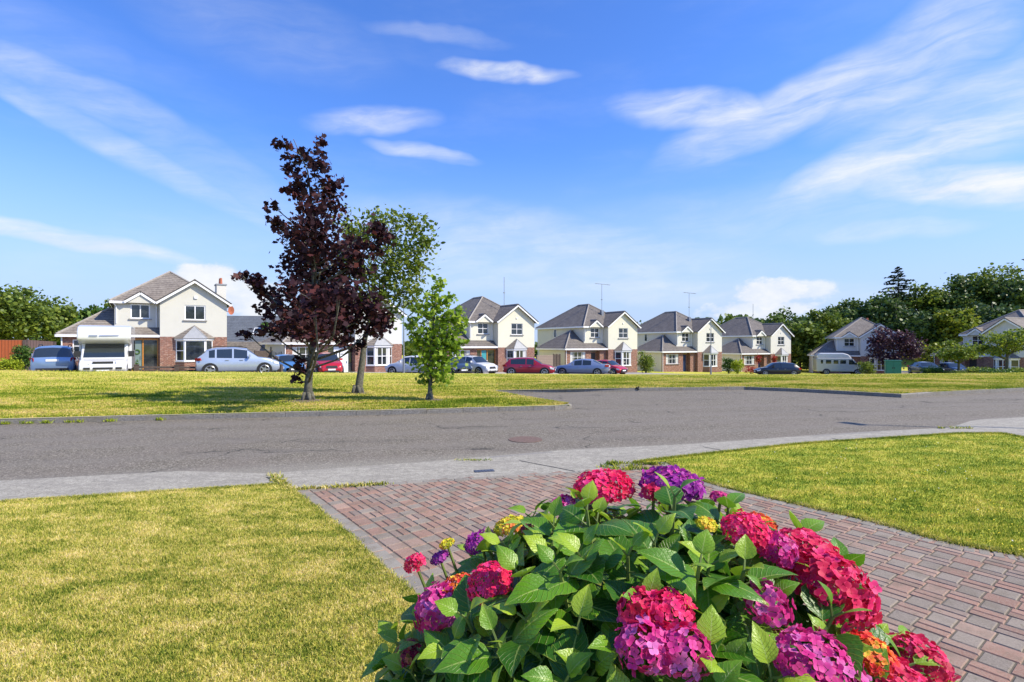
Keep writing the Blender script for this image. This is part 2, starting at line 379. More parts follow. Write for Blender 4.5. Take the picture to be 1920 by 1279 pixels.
class MB:
    def __init__(s): s.v = []; s.f = []; s.mi = []; s.cur = 0
    def add(s, vs, fs):
        o = len(s.v); s.v += [tuple(v) for v in vs]
        for f in fs: s.f.append(tuple(i + o for i in f)); s.mi.append(s.cur)
        return s
    def box(s, x0, x1, y0, y1, z0, z1):
        return s.add([(x0, y0, z0), (x1, y0, z0), (x1, y1, z0), (x0, y1, z0), (x0, y0, z1), (x1, y0, z1), (x1, y1, z1), (x0, y1, z1)],
                     [(0, 3, 2, 1), (4, 5, 6, 7), (0, 1, 5, 4), (1, 2, 6, 5), (2, 3, 7, 6), (3, 0, 4, 7)])
    def prism(s, poly, d):
        """poly: list of 3d points (planar); extruded by the vector d"""
        n = len(poly); a = [Vector(p) for p in poly]; b = [p + Vector(d) for p in a]
        fs = [tuple(range(n))[::-1], tuple(range(n, 2 * n))] + [(i, (i + 1) % n, n + (i + 1) % n, n + i) for i in range(n)]
        return s.add(a + b, fs)
    def bar(s, p, q, w, h=None):
        p = Vector(p); q = Vector(q); d = (q - p).normalized(); h = h or w
        up = Vector((0, 0, 1)) if abs(d.z) < .95 else Vector((0, 1, 0))
        sx = d.cross(up).normalized() * w / 2; sz = sx.cross(d).normalized() * h / 2
        vs = [p - sx - sz, p + sx - sz, p + sx + sz, p - sx + sz, q - sx - sz, q + sx - sz, q + sx + sz, q - sx + sz]
        return s.add(vs, [(0, 1, 2, 3), (7, 6, 5, 4), (0, 4, 5, 1), (1, 5, 6, 2), (2, 6, 7, 3), (3, 7, 4, 0)])
    def tube(s, pts, rads, n=8, cap=True):
        pts = [Vector(p) for p in pts]; m = len(pts); base = len(s.v); prev = None
        for i, p in enumerate(pts):
            d = (pts[min(i + 1, m - 1)] - pts[max(i - 1, 0)]).normalized()
            if prev is None: u = d.orthogonal().normalized()
            else:
                u = prev - d * prev.dot(d)
                u = u.normalized() if u.length > 1e-6 else d.orthogonal().normalized()
            prev = u; w = d.cross(u); r = rads[i] if hasattr(rads, '__len__') else rads
            for k in range(n):
                a = 2 * math.pi * k / n; s.v.append(tuple(p + (u * math.cos(a) + w * math.sin(a)) * r))
        for i in range(m - 1):
            for k in range(n):
                a = base + i * n + k; b = base + i * n + (k + 1) % n
                s.f.append((a, b, b + n, a + n)); s.mi.append(s.cur)
        if cap:
            s.f.append(tuple(base + k for k in range(n))[::-1]); s.mi.append(s.cur)
            s.f.append(tuple(base + (m - 1) * n + k for k in range(n))); s.mi.append(s.cur)
        return s
    def disc(s, c, axis, r, th, n=20):
        c = Vector(c); ax = Vector(axis).normalized()
        return s.tube([c - ax * th / 2, c + ax * th / 2], [r, r], n)
    def build(s, name, m, parent=None, smooth=False, rot=None):
        me = bpy.data.meshes.new(name); me.from_pydata(s.v, [], s.f)
        ms = m if isinstance(m, (list, tuple)) else [m]
        for k in ms: me.materials.append(MATS[k] if isinstance(k, str) else k)
        if len(ms) > 1: me.polygons.foreach_set('material_index', s.mi)
        if smooth: me.polygons.foreach_set('use_smooth', [True] * len(me.polygons))
        me.update(); return link(name, me, None, parent)


def soup(name, verts, nper, m, parent=None, smooth=False, faces=None):
    """many small polygons: verts (N*nper,3); faces = index lists inside one item (default one polygon)"""
    verts = np.asarray(verts, dtype=np.float32).reshape(-1, 3); N = len(verts) // nper
    faces = faces or [tuple(range(nper))]
    sizes = [len(f) for f in faces]; L = sum(sizes)
    loops = (np.arange(N)[:, None] * nper + np.concatenate([np.array(f) for f in faces])[None, :]).astype(np.int32).ravel()
    st = np.cumsum([0] + sizes[:-1]); starts = (np.arange(N)[:, None] * L + st[None, :]).astype(np.int32).ravel()
    me = bpy.data.meshes.new(name); me.vertices.add(len(verts)); me.vertices.foreach_set('co', verts.ravel())
    me.loops.add(len(loops)); me.loops.foreach_set('vertex_index', loops)
    me.polygons.add(len(starts)); me.polygons.foreach_set('loop_start', starts)
    me.update(calc_edges=True); me.validate()
    if smooth: me.polygons.foreach_set('use_smooth', np.ones(len(starts), bool))
    return link(name, me, m, parent)


# ------------------------------------------------------------------ terrain
AL = R(29.0); CA, SA = math.cos(AL), math.sin(AL)


def at(px, py, z=0.0):
    """point on the horizontal plane z seen at a photo pixel"""
    d = (CZ - z) * F / (py - H0); return ((px - CX) / F * d, d)


def terr(x, y):
    x = np.asarray(x, float); y = np.asarray(y, float)
    u = x * CA + y * SA; v = -x * SA + y * CA
    s = y - (11.1 + .26 * (x + 10.7))
    zc = np.clip(.10 - .033 * u, -2.3, .45); zr = np.clip(-.5 - .0262 * (u + 5), -2.62, .0)
    sp = np.maximum(s - 6, 0); t = np.clip(sp / (sp + np.maximum(33 - v, 1e-3)), 0, 1) ** 1.15
    h = zc * t
    w = np.clip((v - 33) / 13, 0, 1) ** .6
    h = np.where(v > 33, zc * (1 - w) + zr * w, h)
    hill = np.clip((y - 95) / 60, 0, 1) * np.clip((x - 25) / 60, 0, 1) * 11
    return h + hill


def tz(x, y): return float(terr(x, y))


def vpt(px, v):
    """ground point on the sight line of photo column px at distance v along the row normal"""
    a = (px - CX) / F; Y = v / (CA - a * SA); return (a * Y, Y)


# near edge of the road, outer side of the far kerb (photo pixels on the ground)
NEAR = [(-900, 962), (0, 906.7), (340, 888), (500, 893), (640, 881.7), (783, 871.7), (1033, 850), (1073, 846.7), (1280, 837.5), (1520, 820), (1647, 811.7), (1780, 805), (1827, 790), (1920, 785), (3200, 741)]
FAR = [(-1400, 838), (0, 796), (400, 785.5), (800, 776), (1040, 769), (1070, 767)]
LAYREAR = [(930, 738), (1195, 733.5), (1400, 731), (1500, 735), (1600, 740.5), (1685, 745.5), (1750, 742), (1920, 733.5), (3300, 700)]


def interp(poly, px): return float(np.interp(px, [p[0] for p in poly], [p[1] for p in poly]))


def sheet(name, near, far, xs, z, m, rows=2, kind='structure', label=None, cat=None):
    """flat sheet between two pixel curves laid on the plane z"""
    vs = []
    for px in xs:
        a = at(px, near(px)); b = at(px, far(px))
        for k in range(rows):
            t = k / (rows - 1); vs.append((a[0] + (b[0] - a[0]) * t, a[1] + (b[1] - a[1]) * t, z))
    fs = []
    for i in range(len(xs) - 1):
        for k in range(rows - 1):
            q = i * rows + k; fs.append((q, q + rows, q + rows + 1, q + 1))
    me = bpy.data.meshes.new(name); me.from_pydata(vs, [], fs)
    return tag(link(name, me, m), label, cat, kind=kind)


KH = .11  # kerb height: the green lies level with the kerb top
# base ground far and wide
mb = MB(); mb.add([(-1800, -1800, -3.6), (1800, -1800, -3.6), (1800, 1800, -3.6), (-1800, 1800, -3.6)], [(0, 1, 2, 3)])
mb.add([(-60, -60, -.06), (60, -60, -.06), (60, 9, -.06), (-60, 9, -.06)], [(0, 1, 2, 3)])
tag(mb.build('ground', 'green_turf'), 'wide grassy ground reaching to the horizon', 'ground', kind='structure')

roadfar = lambda px: (interp(FAR, px) if px < 930 else interp(LAYREAR, px)) - .15
xs = list(range(-900, 3201, 20))
sheet('road', lambda px: interp(NEAR, px), roadfar, xs, 0.0, 'asphalt', 6, label='grey asphalt road with a lay-by opening on its far side', cat='road')


def radial(name, xs, nearpx, far, rows, z0, m, label, cat, power=1.6):
    vs = []
    for px in xs:
        a = (px - CX) / F; y0 = at(px, nearpx(px))[1]; y1 = far(px)
        for k in range(rows):
            t = (k / (rows - 1)) ** power; y = y0 + (y1 - y0) * t; x = a * y
            vs.append((x, y, tz(x, y) + z0))
    fs = []
    for i in range(len(xs) - 1):
        for k in range(rows - 1):
            q = i * rows + k; fs.append((q, q + rows, q + rows + 1, q + 1))
    me = bpy.data.meshes.new(name); me.from_pydata(vs, [], fs)
    me.polygons.foreach_set('use_smooth', [True] * len(me.polygons))
    return tag(link(name, me, m), label, cat, kind='structure')


radial('green', list(range(-1400, 930, 15)) + [929.9], lambda px: interp(FAR, px), lambda px: min(260, 330 / (1 + abs(px - 960) / 2500)), 150, KH, 'green_turf',
       'mown grass green west of the lay-by, rising gently', 'grass', 2.0)
radial('green', list(range(930, 3300, 15)), lambda px: interp(LAYREAR, px), lambda px: 300, 150, KH, 'green_turf',
       'mown grass green behind the lay-by, sloping down to the far road', 'grass', 2.0)
# tongue of the green between road and lay-by
TS = [(930, 738), (1070, 767)]
vs = []; fs = []; tx = list(range(930, 1066, 5)) + [1069.9]
for i, px in enumerate(tx):
    a = at(px, interp(FAR, px)); b = at(px, interp(TS, px)); vs += [(a[0], a[1], KH), (b[0], b[1], KH)]
    if i: fs.append((2 * i - 2, 2 * i, 2 * i + 1, 2 * i - 1))
me = bpy.data.meshes.new('green'); me.from_pydata(vs, [], fs)
tag(link('green', me, 'green_turf'), 'tip of the green tapering between road and lay-by', 'grass', kind='structure')


def kerbline(name, pts, w=.13, h=KH, label='', m='kerb', step=.9, inset=0.0):
    """kerb stones along a polyline of ground points, the grass on its left side"""
    P = [Vector((p[0], p[1])) for p in pts]; mb = MB()
    for a, b in zip(P[:-1], P[1:]):
        d = (b - a); L = d.length; d.normalize(); n = Vector((-d.y, d.x)); k = max(1, round(L / step))
        for i in range(k):
            p = a + d * (L * i / k + .004); q = a + d * (L * (i + 1) / k - .004)
            p2 = p + n * w; q2 = q + n * w; j = rnd.uniform(-.004, .004); c = .02
            o = [(p.x, p.y, -.04), (q.x, q.y, -.04), (q2.x, q2.y, -.04), (p2.x, p2.y, -.04)]
            mdl = [(p.x, p.y, h - c + j), (q.x, q.y, h - c + j)]
            pc = p + n * c; qc = q + n * c
            t = [(pc.x, pc.y, h + .004 + j), (qc.x, qc.y, h + .004 + j), (q2.x, q2.y, h + .004 + j), (p2.x, p2.y, h + .004 + j)]
            mb.add(o + mdl + t, [(0, 1, 5, 4), (4, 5, 7, 6), (6, 7, 8, 9), (0, 4, 6, 9, 3), (1, 2, 8, 7, 5), (3, 9, 8, 2)])
    return tag(mb.build(name, m), label, 'kerb', kind='structure')


kerbline('kerb', [at(p, interp(FAR, p)) for p in (-1200, -600, 0, 200, 400, 600, 800, 1000, 1040, 1062)] + [at(1073, 766), at(1068, 764.2)], label='pale concrete kerb along the far side of the road')
kerbline('kerb', [at(1068, 764.2), at(1000, 751), at(930, 738)], label='low kerb on the left flank of the lay-by')
kerbline('kerb', [at(930, 738), at(1060, 735.5), at(1195, 733.5), at(1400, 731)], label='kerb along the back of the lay-by')
kerbline('kerb', [at(1400, 731), at(1500, 735), at(1600, 740.5), at(1690, 745.8)], label='dark kerb curving round the right end of the lay-by')
kerbline('kerb', [at(1690, 745.8), at(1750, 742), at(1920, 733.5), at(2600, 713)], label='kerb along the green at the right end of the road')

# footpath, aprons, lawns, driveway (slightly raised sheets)
PATHN = [(-900, 1044), (0, 950), (520, 916), (560, 922), (1110, 888), (1190, 874), (1250, 866), (1500, 838), (1800, 818), (1880, 818), (1920, 826), (3200, 760)]
sheet('footpath', lambda px: interp(PATHN, px) + 3, lambda px: interp(NEAR, px), sorted(set(list(range(-900, 3201, 20)) + [520, 560, 340, 500])), .035, 'path', 3,
      label='pale grey concrete footpath along the near side of the road', cat='path')
kerbline('kerb', [at(p, interp(NEAR, p), .0) for p in (3200, 1920, 1827, 1780, 1647, 1520, 1280, 1073, 1033)], .10, .028, 'low flush kerb of the footpath right of the driveway', step=1.2)
kerbline('kerb', [at(p, interp(NEAR, p), .0) for p in (1033, 783, 640, 500, 340, 0, -900)], .10, .028, 'low flush kerb of the footpath left of and across the driveway', step=1.2)

DU = Vector((.60, -.80)).normalized()      # driveway runs towards the camera's right
DN = Vector((-DU.y, DU.x))                 # across, to the right
D_L = [(549, 925), (600, 966), (649, 1007), (744, 1098)]
D_R = [(1250, 872), (1323, 910), (1480, 950), (1647, 990), (1780, 1026.7), (1920, 1053)]


def smooth(P, n=6):
    P = [Vector(p) for p in P]; out = []
    for i in range(len(P) - 1):
        p0 = P[max(i - 1, 0)]; p1 = P[i]; p2 = P[i + 1]; p3 = P[min(i + 2, len(P) - 1)]
        for k in range(n):
            t = k / n; q = .5 * ((2 * p1) + (p2 - p0) * t + (2 * p0 - 5 * p1 + 4 * p2 - p3) * t * t + (3 * p1 - p0 - 3 * p2 + p3) * t ** 3); out.append((q.x, q.y))
    return out + [tuple(P[-1])]


LL = [at(*p) for p in D_L]; RR = smooth([at(*p) for p in D_R])
LL = LL + [(LL[-1][0] + 1.9, LL[-1][1] - 2.6), (LL[-1][0] + 4.5, LL[-1][1] - 6.4)]
RR = RR + [(RR[-1][0] + 2.2, RR[-1][1] - 2.9), (RR[-1][0] + 4.8, RR[-1][1] - 6.4)]


def pip(x, y, poly):
    c = False; j = len(poly) - 1
    for i in range(len(poly)):
        xi, yi = poly[i]; xj, yj = poly[j]
        if (yi > y) != (yj > y) and x < (xj - xi) * (y - yi) / (yj - yi) + xi: c = not c
        j = i
    return c


TOPL = [at(p, interp(PATHN, p)) for p in (560, 700, 850, 1000, 1110, 1190)]
DRV = TOPL + RR + LL[::-1]


def poly_sheet(name, poly, z, m, label, cat):
    me = bpy.data.meshes.new(name); me.from_pydata([(p[0], p[1], z) for p in poly], [], [tuple(range(len(poly)))])
    return tag(link(name, me, m), label, cat, kind='structure')


mat('joint_sand', (.12, .10, .07), .95, var=.3, vscale=30)
poly_sheet('driveway_bed', DRV, .0345, 'joint_sand', 'sandy bed between the driveway setts', 'driveway')


def m_sett(T, t, b):
    p = T.n('ShaderNodeNewGeometry').outputs['Position']; at_ = T.n('ShaderNodeAttribute', attribute_name='Col')
    n = T.noise(p, 95, 4, .75); n2 = T.noise(p, 7, 4, .6)
    c = T.mix(T.mapr(n, .35, .75, 0, .42), at_.outputs['Color'], (.42, .36, .29, 1))
    c = T.mix(T.mapr(n2, .45, .7, 0, .5), c, (.15, .12, .08, 1)); n3 = T.noise(p, 1.3, 5, .65); c = T.mix(T.mapr(n3, .5, .72, 0, .30), c, (.32, .26, .20, 1))
    n4 = T.noise(p, 34, 4, .7); c = T.mix(T.mapr(n4, .60, .70, 0, .6), c, (.11, .10, .055, 1))
    t.links.new(c, b.inputs['Base Color']); bumpin(T, t, b, n, .6, .005)


custom('sett', m_sett, .9)


def driveway():
    o = Vector(LL[0]); V = []; Fc = []; C = []
    def sett(q, uw, vw, col):
        """q corner in (along, across); bevelled block"""
        g = .0035; z1 = .0405 + rnd.uniform(-.0008, .0008); z0 = .034; e = .006
        a0, b0 = q[0] + g, q[1] + g; a1, b1 = q[0] + uw - g, q[1] + vw - g
        cx = o + DU * ((a0 + a1) / 2) + DN * ((b0 + b1) / 2)
        if not pip(cx.x, cx.y, DRV): return
        k = len(V)
        for (a, b, z) in [(a0, b0, z0), (a1, b0, z0), (a1, b1, z0), (a0, b1, z0), (a0 + e, b0 + e, z1), (a1 - e, b0 + e, z1), (a1 - e, b1 - e, z1), (a0 + e, b1 - e, z1)]:
            p = o + DU * (a + rnd.uniform(-.0015, .0015)) + DN * (b + rnd.uniform(-.0015, .0015)); V.append((p.x, p.y, z))
        for f in [(0, 1, 5, 4), (1, 2, 6, 5), (2, 3, 7, 6), (3, 0, 4, 7), (4, 5, 6, 7)]: Fc.append(tuple(k + i for i in f)); C.append(col)
    W = .152
    j = -8
    def pink():
        g = rnd.uniform(.80, 1.14); r = rnd.random()
        return (.27 * g, .140 * g, .095 * g) if r < .5 else ((.31 * g, .19 * g, .135 * g) if r < .8 else (.22 * g, .15 * g, .115 * g))
    while j < 66:
        b = j * W; a = -4.0 + (.152 if j % 2 else 0)
        while a < 13:
            for kind in (0, 1):
                L = .13 if kind == 0 else .174
                p = o + DU * (a + L / 2) + DN * (b + W / 2)
                if p.y > 2.0 or p.x > .9:
                    if kind == 0:
                        if rnd.random() < .74: g = rnd.uniform(.85, 1.2); sett((a, b), L, W, (.205 * g, .165 * g, .128 * g))
                        else: sett((a, b), L, W, pink())
                    elif rnd.random() < .85: sett((a, b), L, W / 2, pink()); sett((a, b + W / 2), L, W / 2, pink())
                    else: sett((a, b), L, W, pink())
                a += L
        j += 1
    me = bpy.data.meshes.new('driveway'); me.from_pydata(V, [], Fc)
    ca = me.color_attributes.new('Col', 'FLOAT_COLOR', 'CORNER')
    cc = np.ones((len(me.loops), 4), np.float32); arr = np.array(C, np.float32)
    idx = np.repeat(np.arange(len(C)), 4); cc[:, :3] = arr[idx]; ca.data.foreach_set('color', cc.ravel())
    tag(link('driveway', me, 'sett'), 'block paved driveway of weathered pink and grey setts', 'driveway', kind='structure')
    # border courses of grey setts along both sides and the top
    V2 = []; F2 = []; C2 = []
    def along(pts, side, w=.2, L0=.2):
        P = [Vector(p) for p in pts]
        for a, b in zip(P[:-1], P[1:]):
            d = b - a; L = d.length; d.normalize(); n = Vector((-d.y, d.x)) * side; k = max(1, round(L / L0))
            for i in range(k):
                s0 = L * i / k + .005; s1 = L * (i + 1) / k - .005; g = rnd.uniform(.8, 1.15); q = len(V2); z1 = .043 + rnd.uniform(-.001, .001)
                c4 = [(s0, .0), (s1, .0), (s1, w), (s0, w)]
                for (s, t_) in c4: p = a + d * s + n * t_; V2.append((p.x, p.y, .034))
                for (s, t_) in [(s0 + .008, .008), (s1 - .008, .008), (s1 - .008, w - .008), (s0 + .008, w - .008)]: p = a + d * s + n * t_; V2.append((p.x, p.y, z1))
                for f in [(0, 1, 5, 4), (1, 2, 6, 5), (2, 3, 7, 6), (3, 0, 4, 7), (4, 5, 6, 7)]: F2.append(tuple(q + i for i in f)); C2.append((.22 * g, .20 * g, .165 * g))
    along(LL[:5], 1, .14); along(RR, -1, .14, .2); along(TOPL, -1, .1, .2)
    me = bpy.data.meshes.new('driveway_border'); me.from_pydata(V2, [], F2)
    ca = me.color_attributes.new('Col', 'FLOAT_COLOR', 'CORNER'); cc = np.ones((len(me.loops), 4), np.float32)
    cc[:, :3] = np.array(C2, np.float32)[np.repeat(np.arange(len(C2)), 4)]; ca.data.foreach_set('color', cc.ravel())
    tag(link('driveway_border', me, 'sett'), 'course of grey setts edging the driveway', 'driveway', kind='structure')


driveway()

# lawns each side of the driveway
LAWN_L = [at(p, interp(PATHN, p)) for p in (-900, -400, 0, 260, 520)] + [at(549, 925)] + LL[1:] + [(2.0, -6), (-12, -6)]
LAWN_R = [at(p, interp(PATHN, p)) for p in (1190, 1250, 1330, 1420, 1500, 1650, 1800, 1880, 1920, 2400, 3200)] + [(30, -5)] + RR[::-1]
poly_sheet('lawn', LAWN_L, .050, 'turf_dry', 'sun-dried front lawn left of the driveway', 'lawn')
poly_sheet('lawn', LAWN_R, .050, 'turf_lush', 'greener front lawn right of the driveway', 'lawn')


def blades(name, pts, h, w, m, label, zf=None, lean=.6, cat='grass'):
    """short grass blades: one bent triangle strip each"""
    pts = np.asarray(pts, float); N = len(pts); a = NP.uniform(0, 2 * np.pi, N); hh = h * NP.uniform(.45, 1.25, N); ww = w * NP.uniform(.6, 1.3, N)
    dx, dy = np.cos(a), np.sin(a); la = NP.uniform(0, 2 * np.pi, N); lm = hh * lean * NP.uniform(.2, 1.3, N)
    z = pts[:, 2]; V = np.empty((N, 5, 3))
    V[:, 0] = np.c_[pts[:, 0] - dx * ww, pts[:, 1] - dy * ww, z]; V[:, 1] = np.c_[pts[:, 0] + dx * ww, pts[:, 1] + dy * ww, z]
    mx = pts[:, 0] + np.cos(la) * lm * .35; my = pts[:, 1] + np.sin(la) * lm * .35
    V[:, 2] = np.c_[mx + dx * ww * .7, my + dy * ww * .7, z + hh * .6]; V[:, 3] = np.c_[mx - dx * ww * .7, my - dy * ww * .7, z + hh * .6]
    V[:, 4] = np.c_[pts[:, 0] + np.cos(la) * lm, pts[:, 1] + np.sin(la) * lm, z + hh]
    o = soup(name, V, 5, m, faces=[(0, 1, 2, 3), (3, 2, 4)])
    return tag(o, label, cat, kind='stuff')


def scatter(poly, n, xr, yr, dens=None):
    P = np.array(poly); out = []
    x = NP.uniform(*xr, n * 3); y = NP.uniform(*yr, n * 3)
    c = np.zeros(len(x), bool); j = len(P) - 1
    for i in range(len(P)):
        xi, yi = P[i]; xj, yj = P[j]
        with np.errstate(divide='ignore', invalid='ignore'):
            c ^= ((yi > y) != (yj > y)) & (x < (xj - xi) * (y - yi) / (yj - yi) + xi)
        j = i
    vis = np.abs(x) < 1.02 * y + .6
    c &= vis
    keep = NP.uniform(0, 1, len(x)) < np.clip((3.6 / y) ** 1.5, .12, 1)
    c &= keep
    return np.c_[x[c], y[c]]


p = scatter(LAWN_L, 330000, (-7, .7), (1.5, 6.6))
blades('lawn_grass', np.c_[p, np.full(len(p), .048)], .024, .0026, 'blade_dry', 'short sun-dried grass of the lawn left of the driveway')
p = scatter(LAWN_R, 420000, (1.2, 13), (3.2, 12))
blades('lawn_grass', np.c_[p, np.full(len(p), .048)], .028, .0032, 'blade_lush', 'longer green grass of the lawn right of the driveway')
def fringe(pts, n, off, h, m, label):
    P = [Vector(p[:2]) for p in pts]; L = [(b - a).length for a, b in zip(P[:-1], P[1:])]; cum = np.cumsum([0] + L); t = NP.uniform(0, cum[-1], n)
    i = np.clip(np.searchsorted(cum, t) - 1, 0, len(L) - 1); A = np.array(P)[i]; Bv = np.array(P)[i + 1]; fr = ((t - cum[i]) / np.array(L)[i])[:, None]
    d = (Bv - A) / np.array(L)[i][:, None]; nn = np.c_[-d[:, 1], d[:, 0]]
    w = .5 + .5 * np.sin(t * 9) * np.sin(t * 3.7 + 1); q = A + (Bv - A) * fr + nn * (NP.normal(0, .022, n) + off * w)[:, None]
    blades('lawn_fringe', np.c_[q, np.full(n, .04)], h, .0034, m, label, lean=1.1)


fringe(LL[:6], 9000, -.02, .026, 'blade_dry', 'ragged grass fringe over the left edge of the driveway')
fringe(RR, 16000, .02, .03, 'blade_dry', 'ragged grass fringe over the right edge of the driveway')
fringe(LAWN_L[:5], 14000, .0, .03, 'blade_dry', 'ragged grass fringe of the left lawn along the footpath')
fringe(LAWN_R[:9], 16000, .0, .04, 'blade_lush', 'ragged grass fringe of the right lawn along the footpath')
# green: tufts on the first stretch
n = 420000
px = NP.uniform(-60, 1980, n); yb = np.interp(px, [q[0] for q in FAR[:-1]] + [930.1] + [q[0] for q in LAYREAR], [at(0, q[1])[1] for q in FAR[:-1]][:-1] + [at(0, 738)[1]] * 1 + [at(0, 738)[1]] + [at(0, q[1])[1] for q in LAYREAR]) if False else None
yb = np.where(px < 930, 1700.0 / (np.interp(px, [q[0] for q in FAR], [q[1] for q in FAR]) - H0), 1700.0 / (np.interp(px, [q[0] for q in LAYREAR], [q[1] for q in LAYREAR]) - H0))
yy = yb + .16 + NP.exponential(5.5, n); k = yy < 34; px, yy = px[k], yy[k]; xx = (px - CX) / F * yy
blades('green_grass', np.c_[xx, yy, terr(xx, yy) + KH - .004], .045, .011, 'blade_green', 'mown grass covering the green across the road')
# verge fringe that hangs over the kerb and tongue
tx = NP.uniform(930, 1065, 9000); a0 = np.interp(tx, [q[0] for q in FAR], [q[1] for q in FAR]) - 2; b0 = np.interp(tx, [930, 1070], [739.5, 766])
ty = b0 + (a0 - b0) * NP.uniform(0, 1, 9000); d = 1700 / (ty - H0)
blades('green_grass', np.c_[(tx - CX) / F * d, d, np.full(9000, KH - .004)], .045, .011, 'blade_green', 'mown grass on the tip of the green beside the lay-by')


# small yellow weed flowers on the right lawn, kerb weeds
def specks(name, pts, size, m, label, cat):
    pts = np.asarray(pts); N = len(pts); V = np.empty((N, 4, 3)); a = NP.uniform(0, 6.28, N)
    for k in range(4):
        an = a + k * np.pi / 2; V[:, k] = np.c_[pts[:, 0] + np.cos(an) * size, pts[:, 1] + np.sin(an) * size, pts[:, 2] + np.sin(an * 2) * size * .4 + (k % 2) * size * .5]
    return tag(soup(name, V, 4, m), label, cat, kind='stuff')


mat('yellow_petal', (.75, .62, .02), .6); mat('white_petal', (.8, .8, .75), .6)
q = scatter(LAWN_R, 2600, (2, 12), (3.6, 9.6)); q = q[NP.uniform(0, 1, len(q)) < .35]; q = q[(NP.uniform(0, 1, len(q)) < np.clip((q[:, 0] - 1.5) / 4, .05, 1))]
specks('lawn_flowers', np.c_[q, .07 + NP.uniform(0, .02, len(q))], .010, 'yellow_petal', 'tiny yellow flowers dotted through the right lawn', 'flowers')
q = q[::7] + .11
specks('lawn_daisies', np.c_[q, np.full(len(q), .075)], .009, 'white_petal', 'tiny white daisies scattered in the right lawn', 'flowers')


# ------------------------------------------------------------------ leaves and trees
def leaf_cloud(cent, size, N_aspect=.75, shape='oval', up=.35, jitter=.4, droop=0.0):
    """vertex array of leaves at the centres; returns (verts, nper)"""
    c = np.asarray(cent, float); N = len(c); s = size * NP.uniform(1 - jitter, 1 + jitter, N)
    nrm = NP.normal(0, 1, (N, 3)); nrm[:, 2] += up * 3; nrm /= np.linalg.norm(nrm, axis=1)[:, None]
    t = NP.normal(0, 1, (N, 3)); t[:, 2] -= droop; t -= (t * nrm).sum(1)[:, None] * nrm; t /= np.linalg.norm(t, axis=1)[:, None]
    b = np.cross(nrm, t)
    if shape == 'maple':
        P = [(-.5, .0), (-.15, -.35), (-.05, -.6), (.12, -.28), (.30, -.34), (.55, 0), (.30, .34), (.12, .28), (-.05, .6), (-.15, .35)]
    elif shape == 'clump':
        P = [(-.5, -.1), (-.2, -.5), (.25, -.35), (.55, .05), (.2, .45), (-.3, .4)]
    else:
        P = [(-.5, 0), (-.15, -.3 * N_aspect * 1.3), (.2, -.26 * N_aspect * 1.3), (.5, 0), (.2, .26 * N_aspect * 1.3), (-.15, .3 * N_aspect * 1.3)]
    V = np.empty((N, len(P), 3))
    for k, (a, d) in enumerate(P):
        V[:, k] = c + t * (a * s)[:, None] + b * (d * s)[:, None] + nrm * ((-abs(d) * .25 - a * a * .25) * s)[:, None]
    return V.reshape(-1, 3), len(P)


def in_blobs(blobs, n, sub=.28, hollow=.35, k_per=None):
    """points in clumps inside ellipsoid blobs (cx,cy,cz,rx,ry,rz)"""
    B = np.array(blobs, float); vol = (B[:, 3] * B[:, 4] * B[:, 5]) ** (2 / 3.); w = vol / vol.sum(); out = []
    for b, ww in zip(B, w):
        m = max(6, int(n * ww)); nc = max(3, int(m / (k_per or 28)))
        d = NP.normal(0, 1, (nc, 3)); d /= np.linalg.norm(d, axis=1)[:, None]; r = NP.uniform(hollow ** 3, 1, nc) ** (1 / 3.)
        cc = b[:3] + d * r[:, None] * b[3:6] * .86
        i = NP.integers(0, nc, m); rm = b[3:6].mean()
        out.append(cc[i] + NP.normal(0, 1, (m, 3)) * (rm * sub) * np.array([1, 1, .7]))
    return np.concatenate(out)


